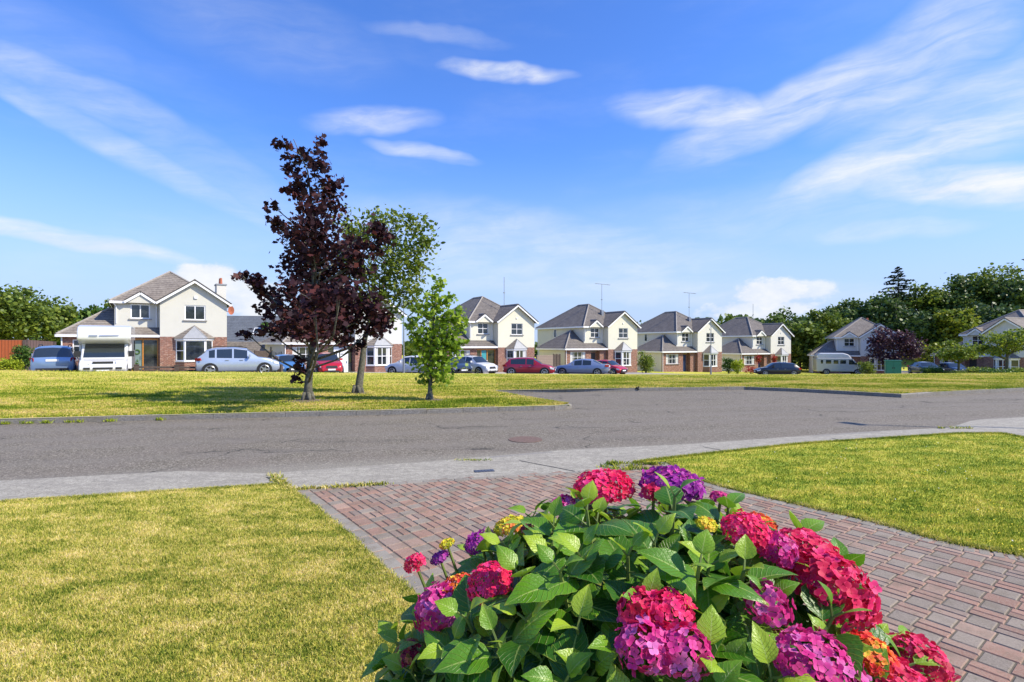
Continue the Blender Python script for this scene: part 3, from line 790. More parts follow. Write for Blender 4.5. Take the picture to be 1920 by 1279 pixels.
def tree(name, label, cat, base, trunk, blobs, nleaf, lsize, leafm, barkm='bark', shape='oval', group=None, sub=.28, twigs=2, up=.35, limb_r=.028, crown='crown', sink=.15, k_per=None, aspect=.75, droop=0.):
    """trunk: list of (dx,dy,z,r) from the base; blobs relative to base"""
    root = empty(name, base, 0, label, cat, group)
    mb = MB(); P = [Vector(t[:3]) for t in trunk]; P[0].z -= sink
    mb.tube(P, [t[3] for t in trunk], 9)
    for a in range(5):   # root flare
        an = a * 1.257 + .3; r = trunk[0][3]
        mb.tube([(P[0].x + math.cos(an) * r * .5, P[0].y + math.sin(an) * r * .5, .25 * r / .1 * .5 + .05), (P[0].x + math.cos(an) * r * 1.35, P[0].y + math.sin(an) * r * 1.35, -.05)], [r * .5, r * .2], 5)
    for b in blobs:
        c = Vector(b[:3]); best = None
        for i in range(len(P) - 1):
            for t in (0, .25, .5, .75):
                q = P[i].lerp(P[i + 1], t)
                if q.z > c.z - .15 * b[5] and i > 0: continue
                if q.z < trunk[0][2] + .5 and len(P) > 2 and i == 0: continue
                dd = (q - c).length + abs((c.z - q.z) - (Vector((c.x, c.y, 0)) - Vector((q.x, q.y, 0))).length * .8) * .6
                if best is None or dd < best[0]: best = (dd, q, trunk[i][3])
        if best is None: best = (0, P[-1], trunk[-1][3])
        q = best[1]; r0 = min(best[2] * .55, limb_r * 2.2); mid = q.lerp(c, .5) + Vector((rnd.uniform(-1, 1) * .06, rnd.uniform(-1, 1) * .06, -.05)) * (q - c).length
        mb.tube([q, mid, c], [r0, r0 * .7, r0 * .35], 6)
        for k in range(twigs):
            e = c + Vector((rnd.uniform(-1, 1) * b[3], rnd.uniform(-1, 1) * b[4], rnd.uniform(-.5, 1) * b[5])) * .8
            s0 = mid.lerp(c, rnd.uniform(.2, 1)); mb.tube([s0, s0.lerp(e, .5) + Vector((0, 0, .04 * b[5])), e], [r0 * .4, r0 * .25, r0 * .1], 5)
    mb.build('trunk', barkm, root, smooth=True)
    V, npz = leaf_cloud(in_blobs(blobs, nleaf, sub, k_per=k_per), lsize, aspect, shape, up, droop=droop)
    soup(crown, V, npz, leafm, root)
    return root


def pxblobs(px0, py0, D, L, z0, axis=None, spread=.0):
    """blobs given in photo pixels at distance D; returns them relative to the base (px0, py0 only fixes x)"""
    bx = (px0 - CX) / F * D; out = []
    for k, (px, py, dy, rx, rz) in enumerate(L):
        if axis and abs(px - axis) < 75: dy = dy + spread * ((k * 0.618) % 1 - .5) * 2 * (min(1, (py - 230) / 260) if py < 640 else .1)
        d = D + dy; out.append(((px - CX) / F * d - bx, dy, CZ - (py - H0) / F * d - z0, rx * d / F, max(rx, rz) * .8 * d / F, rz * d / F))
    return out


def base_at(px, D): x = (px - CX) / F * D; return (x, D, tz(x, D) + KH)


# three trees on the green
bx, by = at(577, 752, KH); B = (bx, by, KH)
T1 = [(528, 268, 0, 14, 16), (545, 305, .1, 16, 22), (556, 345, 0, 20, 26), (574, 290, 0, 12, 22), (604, 275, 0, 8, 20), (600, 315, .1, 20, 26), (612, 350, 0, 26, 26), (575, 385, 0, 30, 28), (618, 395, .2, 30, 26),
      (545, 360, 0, 14, 16), (513, 388, -.2, 14, 10), (523, 418, -.2, 22, 14), (548, 440, 0, 26, 20), (590, 430, .1, 44, 30), (560, 478, -.2, 34, 20), (608, 470, .3, 44, 26), (660, 460, .3, 26, 20), (700, 425, .4, 20, 20),
      (712, 450, .4, 24, 18), (685, 475, .4, 34, 20), (560, 505, -.2, 30, 18), (600, 525, .2, 50, 28), (655, 510, .3, 36, 24), (548, 545, -.3, 36, 22), (520, 560, -.4, 22, 20), (600, 570, .2, 60, 32), (670, 560, .3, 44, 30),
      (448, 515, -.5, 18, 10), (472, 525, -.5, 18, 14), (490, 545, -.5, 22, 16), (510, 580, -.5, 22, 18), (560, 600, -.2, 46, 24), (620, 600, .2, 50, 26), (690, 590, .4, 40, 22), (720, 605, .4, 22, 18), (700, 620, .4, 26, 12),
      (500, 620, -.4, 26, 9), (462, 625, -.5, 20, 7), (545, 625, -.3, 34, 12), (600, 628, 0, 36, 12), (650, 615, .3, 34, 16), (640, 640, .2, 24, 9), (668, 652, .3, 15, 12),
      (567, 672, -.1, 13, 11), (565, 690, -.15, 12, 14), (560, 712, -.15, 8, 14)]
bl = pxblobs(577, 752, by, T1 + [(600, 500, 1.3, 34, 24), (590, 560, -1.5, 36, 26), (620, 570, 1.8, 44, 26), (570, 600, 1.6, 44, 22), (610, 605, -1.6, 40, 20), (585, 460, -1.1, 30, 22), (640, 545, -1.3, 34, 22)], KH, 590, 1.5)
tree('copper_maple', 'tall dark purple-leaved maple, nearest tree on the green', 'tree', B,
     [(0, 0, 0, .15), (.02, 0, .5, .105), (.10, 0, 1.3, .09), (.18, .05, 2.1, .08), (.15, .1, 3.2, .065), (.1, .1, 4.3, .05), (.12, 0, 5.4, .035), (.0, 0, 6.4, .02), (-.4, 0, 7.3, .01)],
     bl, 9000, .132, 'leaf_maple', 'bark_grey', 'maple', sub=.38, up=.3, k_per=12, limb_r=.016)
bx2, by2 = at(670, 738, KH)
T2 = [(700, 405, .5, 22, 10), (745, 415, .5, 34, 16), (785, 425, .4, 28, 16), (800, 455, .4, 18, 14), (775, 470, .3, 38, 24), (720, 455, .5, 40, 30), (680, 440, .5, 30, 26), (655, 425, .5, 18, 30), (750, 510, .3, 44, 24), (790, 500, .2, 20, 14),
      (700, 510, .4, 44, 28), (765, 545, .3, 34, 16), (720, 555, .4, 44, 20), (680, 560, .3, 34, 24), (770, 570, .2, 20, 9), (650, 500, .5, 26, 30), (640, 470, .4, 16, 20), (720, 590, .3, 24, 12)]
bl = pxblobs(670, 738, by2, T2, KH)
tree('leaning_tree', 'airy green tree with a leaning grey trunk behind the purple maple', 'tree', (bx2, by2, KH),
     [(0, 0, 0, .16), (.06, 0, .3, .12), (.14, .05, 1.0, .10), (.22, .1, 1.8, .085), (.3, .2, 2.2, .075), (.7, .3, 3.3, .05), (1.1, .4, 4.4, .03)],
     bl, 5400, .145, 'leaf_green', 'bark_grey', 'oval', sub=.48, up=.25, k_per=10, limb_r=.014, twigs=5, aspect=.6)
bx3, by3 = at(805, 751, KH)
T3 = [(822, 535, 0, 9, 14), (818, 562, 0, 20, 16), (848, 556, 0, 7, 10), (800, 585, 0, 22, 16), (835, 590, 0, 24, 18), (858, 590, .1, 14, 14), (778, 580, -.1, 8, 10), (770, 605, -.1, 12, 10), (800, 620, 0, 30, 18), (840, 622, 0, 26, 18), (864, 612, 0, 10, 12),
      (785, 640, 0, 18, 14), (820, 650, 0, 34, 18), (850, 648, .1, 18, 14), (868, 645, .1, 10, 7), (800, 675, 0, 24, 16), (835, 680, 0, 24, 14), (815, 700, 0, 26, 10), (795, 712, 0, 8, 7), (825, 708, 0, 20, 7)]
bl = pxblobs(805, 751, by3, T3, KH)
tree('young_tree', 'slim young tree with fresh lime green leaves on the green', 'tree', (bx3, by3, KH),
     [(0, 0, 0, .10), (.02, 0, .3, .065), (.04, 0, 1.0, .055), (.1, 0, 2.0, .04), (.18, 0, 2.8, .015), (.22, 0, 3.25, .006)],
     bl, 2300, .115, 'leaf_lime', 'bark_grey', 'maple', sub=.55, up=.25, k_per=8, limb_r=.012)
for (x, y, r, t) in ((bx, by, .8, 'bare soil ring round the purple maple trunk'), (bx2, by2, .42, 'bare soil ring round the leaning tree trunk'), (bx3 + .15, by3, .4, 'bare soil ring round the young tree trunk')):
    V = [(x, y, KH + .05)]; n = 26
    for k in range(n): a = 2 * math.pi * k / n; rr = r * rnd.uniform(.75, 1.15); V.append((x + math.cos(a) * rr, y + math.sin(a) * rr * .8, KH + .006))
    mb = MB(); mb.add(V, [(0, 1 + k, 1 + (k + 1) % n) for k in range(n)]); tag(mb.build('soil_ring', 'soil'), t, 'soil', kind='structure')


# ------------------------------------------------------------------ houses
def pane_window(parent, x0, x1, z0, z1, y, cols=2, rows=2, fr=.06, name='window', trim='white_trim', sill=True, fn=None, curtain=False):
    """recessed window in a wall facing -y; fn maps local points (for bays)"""
    f = fn or (lambda p: p)
    def mk(mb): mb.v = [tuple(f(Vector(v))) for v in mb.v]; return mb
    mb = MB(); d0, d1 = y, y + .05
    mb.box(x0, x0 + fr, d0, d1, z0, z1); mb.box(x1 - fr, x1, d0, d1, z0, z1); mb.box(x0 + fr, x1 - fr, d0, d1, z0, z0 + fr); mb.box(x0 + fr, x1 - fr, d0, d1, z1 - fr, z1)
    for i in range(1, cols): xm = x0 + (x1 - x0) * i / cols; mb.box(xm - fr * .45, xm + fr * .45, d0 - .004, d1, z0 + fr, z1 - fr)
    if isinstance(rows, int): rl = [i / rows for i in range(1, rows)]
    else: rl = rows
    for t in rl: zm = z0 + (z1 - z0) * t; mb.box(x0 + fr, x1 - fr, d0 - .002, d1 - .004, zm - fr * .4, zm + fr * .4)
    w = mk(mb).build(name, trim, parent)
    pb = MB(); pb.box(x0 + fr * .5, x1 - fr * .5, d1 - .02, d1 + .01, z0 + fr * .5, z1 - fr * .5); mk(pb).build('pane', 'glass', w)
    if curtain:
        cw = (x1 - x0) * .16
        for ca_ in (x0 + fr, x1 - fr - cw): cb = MB(); cb.box(ca_, ca_ + cw, d1 - .024, d1 - .0205, z0 + fr, z1 - fr); mk(cb).build('curtain', 'curtain', w)
    if sill: sb = MB(); sb.box(x0 - .12, x1 + .12, y - .16, y - .002, z0 - .10, z0 - .01); mk(sb).build('sill', 'sill', w)
    return w


def wall_holes(mb, x0, x1, z0, z1, y, holes, depth=.1):
    """front wall sheet facing -y with reveals"""
    X = sorted({x0, x1, *[h[0] for h in holes], *[h[1] for h in holes]}); Z = sorted({z0, z1, *[h[2] for h in holes], *[h[3] for h in holes]})
    for a, b in zip(X[:-1], X[1:]):
        for c, d in zip(Z[:-1], Z[1:]):
            xm, zm = (a + b) / 2, (c + d) / 2
            if any(h[0] < xm < h[1] and h[2] < zm < h[3] for h in holes): continue
            mb.add([(a, y, c), (b, y, c), (b, y, d), (a, y, d)], [(0, 1, 2, 3)])
    for (a, b, c, d) in holes:
        mb.add([(a, y, c), (a, y + depth, c), (a, y + depth, d), (a, y, d)], [(0, 1, 2, 3)]); mb.add([(b, y, c), (b, y + depth, c), (b, y + depth, d), (b, y, d)], [(3, 2, 1, 0)])
        mb.add([(a, y, d), (b, y, d), (b, y + depth, d), (a, y + depth, d)], [(3, 2, 1, 0)]); mb.add([(a, y, c), (b, y, c), (b, y + depth, c), (a, y + depth, c)], [(0, 1, 2, 3)])


def house(name, label, loc, rz, wallm='render_cream', style='georgian', porch='dark', tiles='tiles_grey', aerial=None, chimney=False, sidewin=True, group='white gabled houses across the green', base=-1.4, dish=False):
    """L-plan house: low hipped garage wing left, hipped two-storey block, gable wing with bay right"""
    h = empty(name, loc, R(rz), label, 'house', group, .92)
    m = 1.02; xl, xr, xg = 4.34, 12.35, 7.40; yb = 11.5; ze, zg = 5.12, 7.07; zl = 2.35; g0 = -.62
    geo = style == 'georgian'
    # ---- rendered walls
    w = MB()
    w.box(xl + .001, xr - .001, m + .12, yb, base, ze)                              # main block core (front skin below)
    up = (5.4, 6.75, 3.72, 4.92)
    wall_holes(w, xl, xg, 1.9, ze, m, [up])
    w.add([(xl, m, base), (xl, m + .12, base), (xl, m + .12, ze), (xl, m, ze)], [(3, 2, 1, 0)])
    w.prism([(5.10, m - .345, ze - .12), (7.04, m - .345, ze - .12), (7.04, m - .345, ze), (6.07, m - .345, 5.84), (5.10, m - .345, ze)], (0, .344, 0))
    gw = (9.15, 10.7, 3.66, 4.93)
    wall_holes(w, xg, xr, 2.22, ze, 0, [gw])
    w.add([(xg, 0, ze), (xr, 0, ze), (9.875, 0, zg - .12)], [(0, 1, 2)])
    w.box(xg, xr, .12, m + .12, 2.22, ze - .001)
    w.add([(xg, 0, 2.22), (xg, .12, 2.22), (xg, .12, ze), (xg, 0, ze)], [(3, 2, 1, 0)]); w.add([(xr, 0, 2.22), (xr, .12, 2.22), (xr, .12, ze), (xr, 0, ze)], [(0, 1, 2, 3)])
    w.box(1.05, xl + .02, .62, 6.15, base, zl - .03); w.box(1.05, 1.2, .521, .619, base, zl - .03)                       # garage wing
    w.build('wall', wallm, h)
    # ---- brickwork of the ground floor front
    bk = MB()
    gar = (1.75, 4.1, .62, 1.95)
    po = (4.95, 6.36, -1.0, 2.05) if porch in ('dark', 'navy') else (4.95, 7.30, -1.0, 2.05)
    wall_holes(bk, 1.047, xg, base, zl - .04, .40, [gar, po], .12)
    bk.add([(1.047, .40, base), (1.047, .52, base), (1.047, .52, zl - .04), (1.047, .40, zl - .04)], [(3, 2, 1, 0)])
    bay = (8.5, 11.25, base, 2.0)
    wall_holes(bk, xg - .003, xr + .003, base, 2.22, -.004, [bay], .12)
    bk.box(xg - .003, xg + .1, .10, .40, base, 2.22); bk.box(xr - .1, xr + .003, .1, 3.0, base, 2.22)
    bk.box(8.5, 11.25, .12, .3, base, 2.22)
    # bay plinth
    bp = [(8.5, 0), (9.1, -.62), (10.65, -.62), (11.25, 0)]
    bk.prism([(x, y, base) for x, y in bp], (0, 0, .10 - base))
    bk.box(po[0] - .12, po[0], .52, m + .11, base, zl - .1); bk.box(po[1], po[1] + .1, .52, m + .11, base, zl - .1)
    bk.box(po[0], po[1], m, m + .115, base, zl - .1)
    bk.build('brick_wall', 'brick', h)
    # ---- windows
    ws = 'white_trim'
    if geo:
        pane_window(h, *up, m + .05, 2, 2); pane_window(h, *gw, .05, 2, 2); pane_window(h, *gar, .45, 4, 2, .05, curtain=True)
    else:
        pane_window(h, *up, m + .05, 2, 1, .09); pane_window(h, *gw, .05, 2, 1, .09); pane_window(h, *gar, .45, 3, [.62], .07)
    if sidewin:
        q = MB(); q.box(xl - .03, xl + .02, 6.9, 7.5, 3.75, 4.85); sw = q.build('window', 'white_trim', h)
        q = MB(); q.box(xl - .04, xl - .031, 6.96, 7.44, 3.81, 4.8); q.build('pane', 'glass', sw)
    # ---- bay window
    bw = empty('bay_window', (0, 0, 0)); bw.parent = h
    def facet(a, b):
        a = Vector((a[0], a[1], 0)); b = Vector((b[0], b[1], 0)); d = (b - a).normalized(); n = Vector((-d.y, d.x, 0)); L = (b - a).length
        return L, (lambda p: a + d * p.x + n * p.y + Vector((0, 0, p.z)))
    for i in range(3):
        L, fn = facet(bp[i], bp[i + 1])
        big = i == 1
        pane_window(bw, .02, L - .02, .16, 1.92, .0, (2 if big else 1) if geo else 1, 2 if geo else ([.5] if not big else 1), .08, fn=fn, sill=False, curtain=geo and big)
    q = MB(); q.prism([(8.45, 0.02, .10), (9.07, -.68, .10), (10.68, -.68, .10), (11.30, .02, .10)], (0, 0, .06)); q.build('sill', 'white_trim', bw)
    q = MB(); q.prism([(8.4, .02, 1.92), (9.02, -.72, 1.92), (10.73, -.72, 1.92), (11.35, .02, 1.92)], (0, 0, .16)); q.build('fascia', 'white_trim', bw)
    ap = Vector((9.875, -.01, 3.22)); e = [Vector((8.25, -.01, 2.08)), Vector((8.98, -.80, 2.08)), Vector((10.77, -.80, 2.08)), Vector((11.5, -.01, 2.08))]
    af = Vector((9.875, -.12, 3.12))
    q = MB(); q.add([e[0], e[1], ap, e[2], e[3], af], [(0, 1, 5, 2), (3, 4, 2, 5), (0, 4, 3, 1)]); q.build('roof', tiles, bw)
    q = MB(); q.add([e[1] + Vector((0, -.004, .004)), e[2] + Vector((0, -.004, .004)), af + Vector((0, -.004, .004))], [(0, 1, 2)])
    q.tube([e[1], af], .035, 5); q.tube([e[2], af], .035, 5); q.build('roof_front', 'lead', bw)
    # ---- roofs
    oh = .3; a0, a1 = xl - oh, xr + oh; y0, y1 = m - oh, yb + oh * 0.2; zt = 8.24; xm = (xl + xr) / 2; sl_ = (zt - ze) / ((a1 - a0) / 2)
    yf = y0 + (a1 - a0) / 2; yk = y1 - (a1 - a0) / 2
    if yk < yf + .6: yk = yf + 2.9 if yf + 2.9 < y1 - 2 else yf + 1
    A = [(a0, y0, ze), (a1, y0, ze), (a1, y1, ze), (a0, y1, ze), (xm, yf, zt), (xm, yk, zt)]
    D_ = [(x, y, z - .14) for x, y, z in A[:4]]
    rf = MB(); rf.add(A + D_, [(0, 1, 4), (1, 2, 5, 4), (2, 3, 5), (3, 0, 4, 5), (6, 7, 1, 0), (7, 8, 2, 1), (8, 9, 3, 2), (9, 6, 0, 3), (9, 8, 7, 6)])
    # gable wing
    gx0, gx1, gm = xg - .26, xr + .302, 9.875; s2 = (zg - ze) / (gm - gx0); ybk = y0 + (zg - ze) / sl_ + .15
    gap = [(gx0, -.3, ze + .003), (gm, -.3, zg), (gx1, -.3, ze + .003)]
    rf.add([gap[0], gap[1], (gm, ybk, zg), (gx0, y0 + .25, ze + .003)], [(0, 1, 2, 3)]); rf.add([gap[1], gap[2], (gx1, y0 + .25, ze + .003), (gm, ybk, zg)], [(0, 1, 2, 3)])
    dn = Vector((0, 0, -.10))
    rf.prism([gap[0], gap[1], (gm, -.12, zg), (gx0, -.12, ze + .003)], dn); rf.prism([gap[1], gap[2], (gx1, -.12, ze + .003), (gm, -.12, zg)], dn)
    rf.box(gx0 + .02, gx0 + .3, -.1, y0 + .2, ze - .12, ze)
    rf.box(gx1 - .32, gx1 - .02, -.1, y0 + .2, ze - .12, ze)
    # small gable over the landing window
    yz = y0 + (5.93 - ze) / sl_ + .1
    rf.add([(5.02, y0 - .06, ze + .02), (6.07, y0 - .06, 5.93), (6.07, yz, 5.93), (5.02, y0 + .1, ze + .02)], [(0, 1, 2, 3)]); rf.add([(6.07, y0 - .06, 5.93), (7.12, y0 - .06, ze + .02), (7.12, y0 + .1, ze + .02), (6.07, yz, 5.93)], [(0, 1, 2, 3)])
    rf.build('roof', tiles, h)
    # low roof: hipped garage wing and lean-to along the front
    lx0, ly0, ly1 = .78, .09, 6.44; hm = (ly1 - ly0) / 2; sl3 = .71; zr_ = zl + hm * sl3
    lr = MB(); yt = m; zt2 = zl + (yt - ly0) * sl3
    lr.add([(lx0, ly0, zl), (xl, ly0, zl), (xl, ly0 + hm, zr_), (lx0 + hm, ly0 + hm, zr_)], [(0, 1, 2, 3)])
    lr.add([(lx0, ly1, zl), (lx0, ly0, zl), (lx0 + hm, ly0 + hm, zr_)], [(0, 1, 2)])
    lr.add([(xl, ly1, zl), (lx0, ly1, zl), (lx0 + hm, ly0 + hm, zr_), (xl, ly0 + hm, zr_)], [(0, 1, 2, 3)])
    lr.add([(xl, ly0, zl), (xg, ly0, zl), (xg, yt, zt2), (xl, yt, zt2)], [(0, 1, 2, 3)])
    lr.add([(lx0, ly0, zl), (xg, ly0, zl), (xg, ly0, zl - .12), (lx0, ly0, zl - .12)], [(3, 2, 1, 0)])
    lr.add([(lx0, ly0, zl - .12), (xg, ly0, zl - .12), (xg, .45, zl - .12), (lx0, .45, zl - .12)], [(3, 2, 1, 0)])
    lr.add([(lx0, ly0, zl - .12), (lx0, ly1, zl - .12), (lx0, ly1, zl), (lx0, ly0, zl)], [(0, 1, 2, 3)])
    lr.add([(lx0, .45, zl - .12), (1.2, .45, zl - .12), (1.2, ly1, zl - .12), (lx0, ly1, zl - .12)], [(3, 2, 1, 0)])
    lr.build('low_roof', tiles, h)
    # ridge and hip tiles
    rt = MB(); up_ = Vector((0, 0, .015))
    for p, q in (((a0, y0, ze), (xm, yf, zt)), ((a1, y0, ze), (xm, yf, zt)), ((xm, yf, zt), (xm, yk, zt)), ((a0, y1, ze), (xm, yk, zt)), ((gm, -.3, zg), (gm, ybk, zg)),
                 ((lx0, ly0, zl), (lx0 + hm, ly0 + hm, zr_)), ((lx0, ly1, zl), (lx0 + hm, ly0 + hm, zr_)), ((lx0 + hm, ly0 + hm, zr_), (xl, ly0 + hm, zr_)), ((6.07, y0 - .06, 5.93), (6.07, yz, 5.93))):
        rt.tube([Vector(p) + up_, Vector(q) + up_], .085, 6)
    rt.build('ridge_tiles', 'ridge' if tiles != 'slate' else 'lead', h)
    # fascias, verge boards, gutters
    t = MB()
    t.box(a0 - .02, 5.05, y0 - .05, y0 - .002, ze - .2, ze - .01); t.box(7.09, gx0 - .0, y0 - .05, y0 - .002, ze - .2, ze - .01); t.box(a0 - .05, a0 - .002, y0 - .05, y1, ze - .2, ze - .01)
    t.box(a1 + .002, a1 + .05, y0 + .3, y1, ze - .2, ze - .01)
    t.box(lx0 - .03, xg, ly0 - .06, ly0 - .002, zl - .19, zl - .01); t.box(lx0 - .06, lx0 - .002, ly0 - .06, ly1, zl - .19, zl - .01)
    for (p, q) in (((gx0 - .04, -.34, ze - .14), (gm, -.34, zg - .13)), ((gx1 + .04, -.34, ze - .14), (gm, -.34, zg - .13)), ((4.98, y0 - .13, ze - .10), (6.07, y0 - .13, 5.93 - .13)), ((7.16, y0 - .13, ze - .10), (6.07, y0 - .13, 5.93 - .13))):
        t.bar(p, q, .05, .2)
    t.box(a0 + .002, xl + .0, y0, m + .0, ze - .145, ze - .141)
    t.build('fascia', 'white_trim', h)
    t = MB()
    for (p, q) in (((gx0 - .04, -.34, ze + .01), (gm, -.34, zg + .02)), ((gx1 + .04, -.34, ze + .01), (gm, -.34, zg + .02)), ((4.98, y0 - .11, ze + .05), (6.07, y0 - .11, 5.95)), ((7.16, y0 - .11, ze + .05), (6.07, y0 - .11, 5.95))):
        t.bar(p, q, .10, .085)
    t.build('verge_tiles', 'dark_verge', h)
    for pp in ([(xg - .22, m - .07, ze - .2), (xg - .22, m - .07, 3.0)], [(xl - .1, y0, ze - .15), (xl + .12, m - .05, ze - .45), (xl + .12, m - .05, 3.3)], [(1.1, .33, zl - .15), (1.1, .33, base)]):
        t = MB(); t.tube(pp, .045, 6); t.build('downpipe', 'white_trim', h)
    t = MB(); t.box(9.86, 10.1, -.10, -.003, 5.5, 5.72) if not geo else t.box(9.8, 9.95, -.08, -.003, 5.45, 5.62); t.build('alarm_box', 'white_trim', h)
    # ---- porch / door
    pz = g0
    if porch in ('dark', 'navy'):
        q = MB(); q.box(5.15, 6.05, m - .08, m - .003, pz, 1.75); d = q.build('door', 'dark_door' if porch == 'dark' else 'navy_door', h)
        q = MB(); q.box(5.95, 6.0, m - .12, m - .081, .45, .6); q.build('handle', 'steel', d)
    elif porch == 'white':
        q = MB(); q.box(5.5, 6.9, .44, .52, pz, 1.95); d = q.build('door', 'white_door', h)
        for xa in (5.72, 6.02): q = MB(); q.box(xa, xa + .1, .43, .439, .45, 1.6); q.build('pane', 'glass', d)
        for xa, xb in ((4.97, 5.45), (6.95, 7.28)): q = MB(); q.box(xa, xb, .46, .5, pz, 2.0); q.build('side_light', 'glass', h)
        q = MB(); q.box(6.72, 6.78, .38, .439, .4, .6); q.build('handle', 'steel', d)
    else:
        q = MB(); q.box(5.55, 6.15, .46, .52, pz, 1.9); d = q.build('door', 'green_door' if porch == 'wood_green' else 'teal_door', h)
        q = MB(); q.tube([(6.08, .42, .35), (6.08, .42, .62)], .02, 6); q.build('handle', 'steel', d)
        q = MB()
        for x in (5.42, 6.20, 7.22): q.box(x, x + .09, .41, .53, pz, 2.05)
        q.box(4.96, 7.30, .412, .528, 1.93, 2.05); q.box(4.96, 7.30, .412, .528, pz, pz + .12); q.build('porch_frame', 'oak', h)
        for xa, xb in ((4.97, 5.41), (6.3, 7.21)): q = MB(); q.box(xa, xb, .47, .5, pz + .1, 1.94); q.build('side_light', 'glass', h)
        if porch == 'wood_green':
            q = MB(); q.tube([(5.85 + .17 * math.cos(a * math.pi / 8), .44, .95 + .17 * math.sin(a * math.pi / 8)) for a in range(17)], .05, 6); q.build('wreath', 'leaf_hedge', d)
    if chimney:
        q = MB(); cx = chimney; q.box(cx, cx + .85, 8.2, 9.6, 3, 7.6); c = q.build('chimney', 'render_white', h)
        q = MB(); q.box(cx - .07, cx + .92, 8.13, 9.67, 7.6, 7.72); q.build('cap', 'lead', c)
        for yy_ in (8.6, 9.2): q = MB(); q.tube([(cx + .42, yy_, 7.7), (cx + .42, yy_, 8.35)], [.15, .11], 10); q.build('pot', 'terracotta', c)
    if dish:
        q = MB(); n = 12
        V = [(xr + .42, .62, 4.62)] + [(xr + .32 + .0 * k, .62 + .36 * math.cos(2 * math.pi * k / n), 4.62 + .36 * math.sin(2 * math.pi * k / n)) for k in range(n)]
        V = [(xr + .35, .5, 4.6)] + [(xr + .4 + .25 * math.cos(a), .42 , 4.62 + .4 * math.sin(a)) for a in [2 * math.pi * k / n for k in range(n)]]
        q.add(V, [(0, 1 + k, 1 + (k + 1) % n) for k in range(n)]); q.bar((xr, .5, 4.45), (xr + .38, .48, 4.6), .05); q.build('satellite_dish', 'terracotta', h)
    if aerial:
        ax, ay, zb_, H_, cross = aerial
        q = MB(); q.tube([(ax, ay, zb_), (ax, ay, zb_ + H_)], .032, 6); q.box(ax - .1, ax + .1, ay - .08, ay + .08, zb_ + H_ * .45, zb_ + H_ * .45 + .08)
        if cross:
            q.bar((ax - 1.2, ay - .1, zb_ + H_ + .05), (ax + 1.5, ay + .1, zb_ + H_ - .05), .04)
            for k in range(-5, 7): q.bar((ax + k * .22, ay - .22, zb_ + H_), (ax + k * .22, ay + .22, zb_ + H_), .015)
            q.box(ax - .18, ax + .18, ay - .18, ay + .18, 6.3, zb_ + .35)
        q.build('aerial', 'steel', h)
    return h


HL = [('white two-storey gabled house behind the motorhome, with oak-framed porch', (-32.49, 36.87, .22), 35.5, dict(wallm='render_grey', style='casement', porch='wood_green', tiles='tiles_brown', chimney=13.4 - .9, sidewin=False, base=-1.6, dish=True)),
      ('gabled house with white front door, half hidden behind the purple maple', (-18.90, 42.20, -.34), 40.3, dict(wallm='render_pale', style='georgian', porch='white', tiles='tiles_brown')),
      ('cream gabled house with oak porch posts and teal door behind the red hatchback', (-7.11, 50.60, -.70), 33.3, dict(porch='wood_teal', aerial=(9.6, 2.2, 7.0, 3.4, False))),
      ('cream gabled house behind the blue-grey saloon, wide crossbar aerial on its roof', (5.29, 58.29, -.97), 30.7, dict(porch='dark', aerial=(8.9, 3.0, 7.0, 3.8, True))),
      ('cream gabled house with navy front door, between the leafy bush and the tall lamp post', (18.24, 66.38, -1.39), 28.3, dict(porch='navy', aerial=(8.9, 3.0, 7.0, 3.9, True), wallm='render_white')),
      ('white gabled house behind the black car, red hanging baskets by its door', (31.50, 74.16, -1.78), 27.8, dict(porch='navy', wallm='render_white', aerial=(8.4, 4.0, 7.0, 3.4, False))),
      ('white gabled house beside the plum-leaved tree, camper van parked before it', (42.25, 76.91, -2.05), -24.0, dict(porch='dark', wallm='render_pale', tiles='tiles_brown', chimney=9.3, sidewin=False)),
      ('white gabled house at the right edge, partly hidden by small green trees', (53.92, 69.71, -1.84), -73.2, dict(porch='dark', wallm='render_pale', tiles='tiles_brown', sidewin=False))]
for (lb, loc, rz, kw) in HL: house('gabled_house', lb, loc, rz, **kw)


# ------------------------------------------------------------------ vehicles
def wheel(parent, x, y, r, side, w=.2):
    t = MB(); t.disc((x, y, r), (0, 1, 0), r, w, 22); t_ = t.build('wheel', 'tyre', parent, smooth=False)
    q = MB(); yo = y + side * (w / 2 + .006); q.disc((x, yo, r), (0, 1, 0), r * .28, .02, 14)
    for k in range(5):
        a = k * 2 * math.pi / 5; q.bar((x + math.cos(a) * r * .2, yo, r + math.sin(a) * r * .2), (x + math.cos(a) * r * .66, yo, r + math.sin(a) * r * .66), .025, r * .2)
    q.tube([(x + math.cos(a * math.pi / 9) * r * .68, yo, r + math.sin(a * math.pi / 9) * r * .68) for a in range(19)], .02, 5, False)
    q.build('rim', 'alloy', t_)


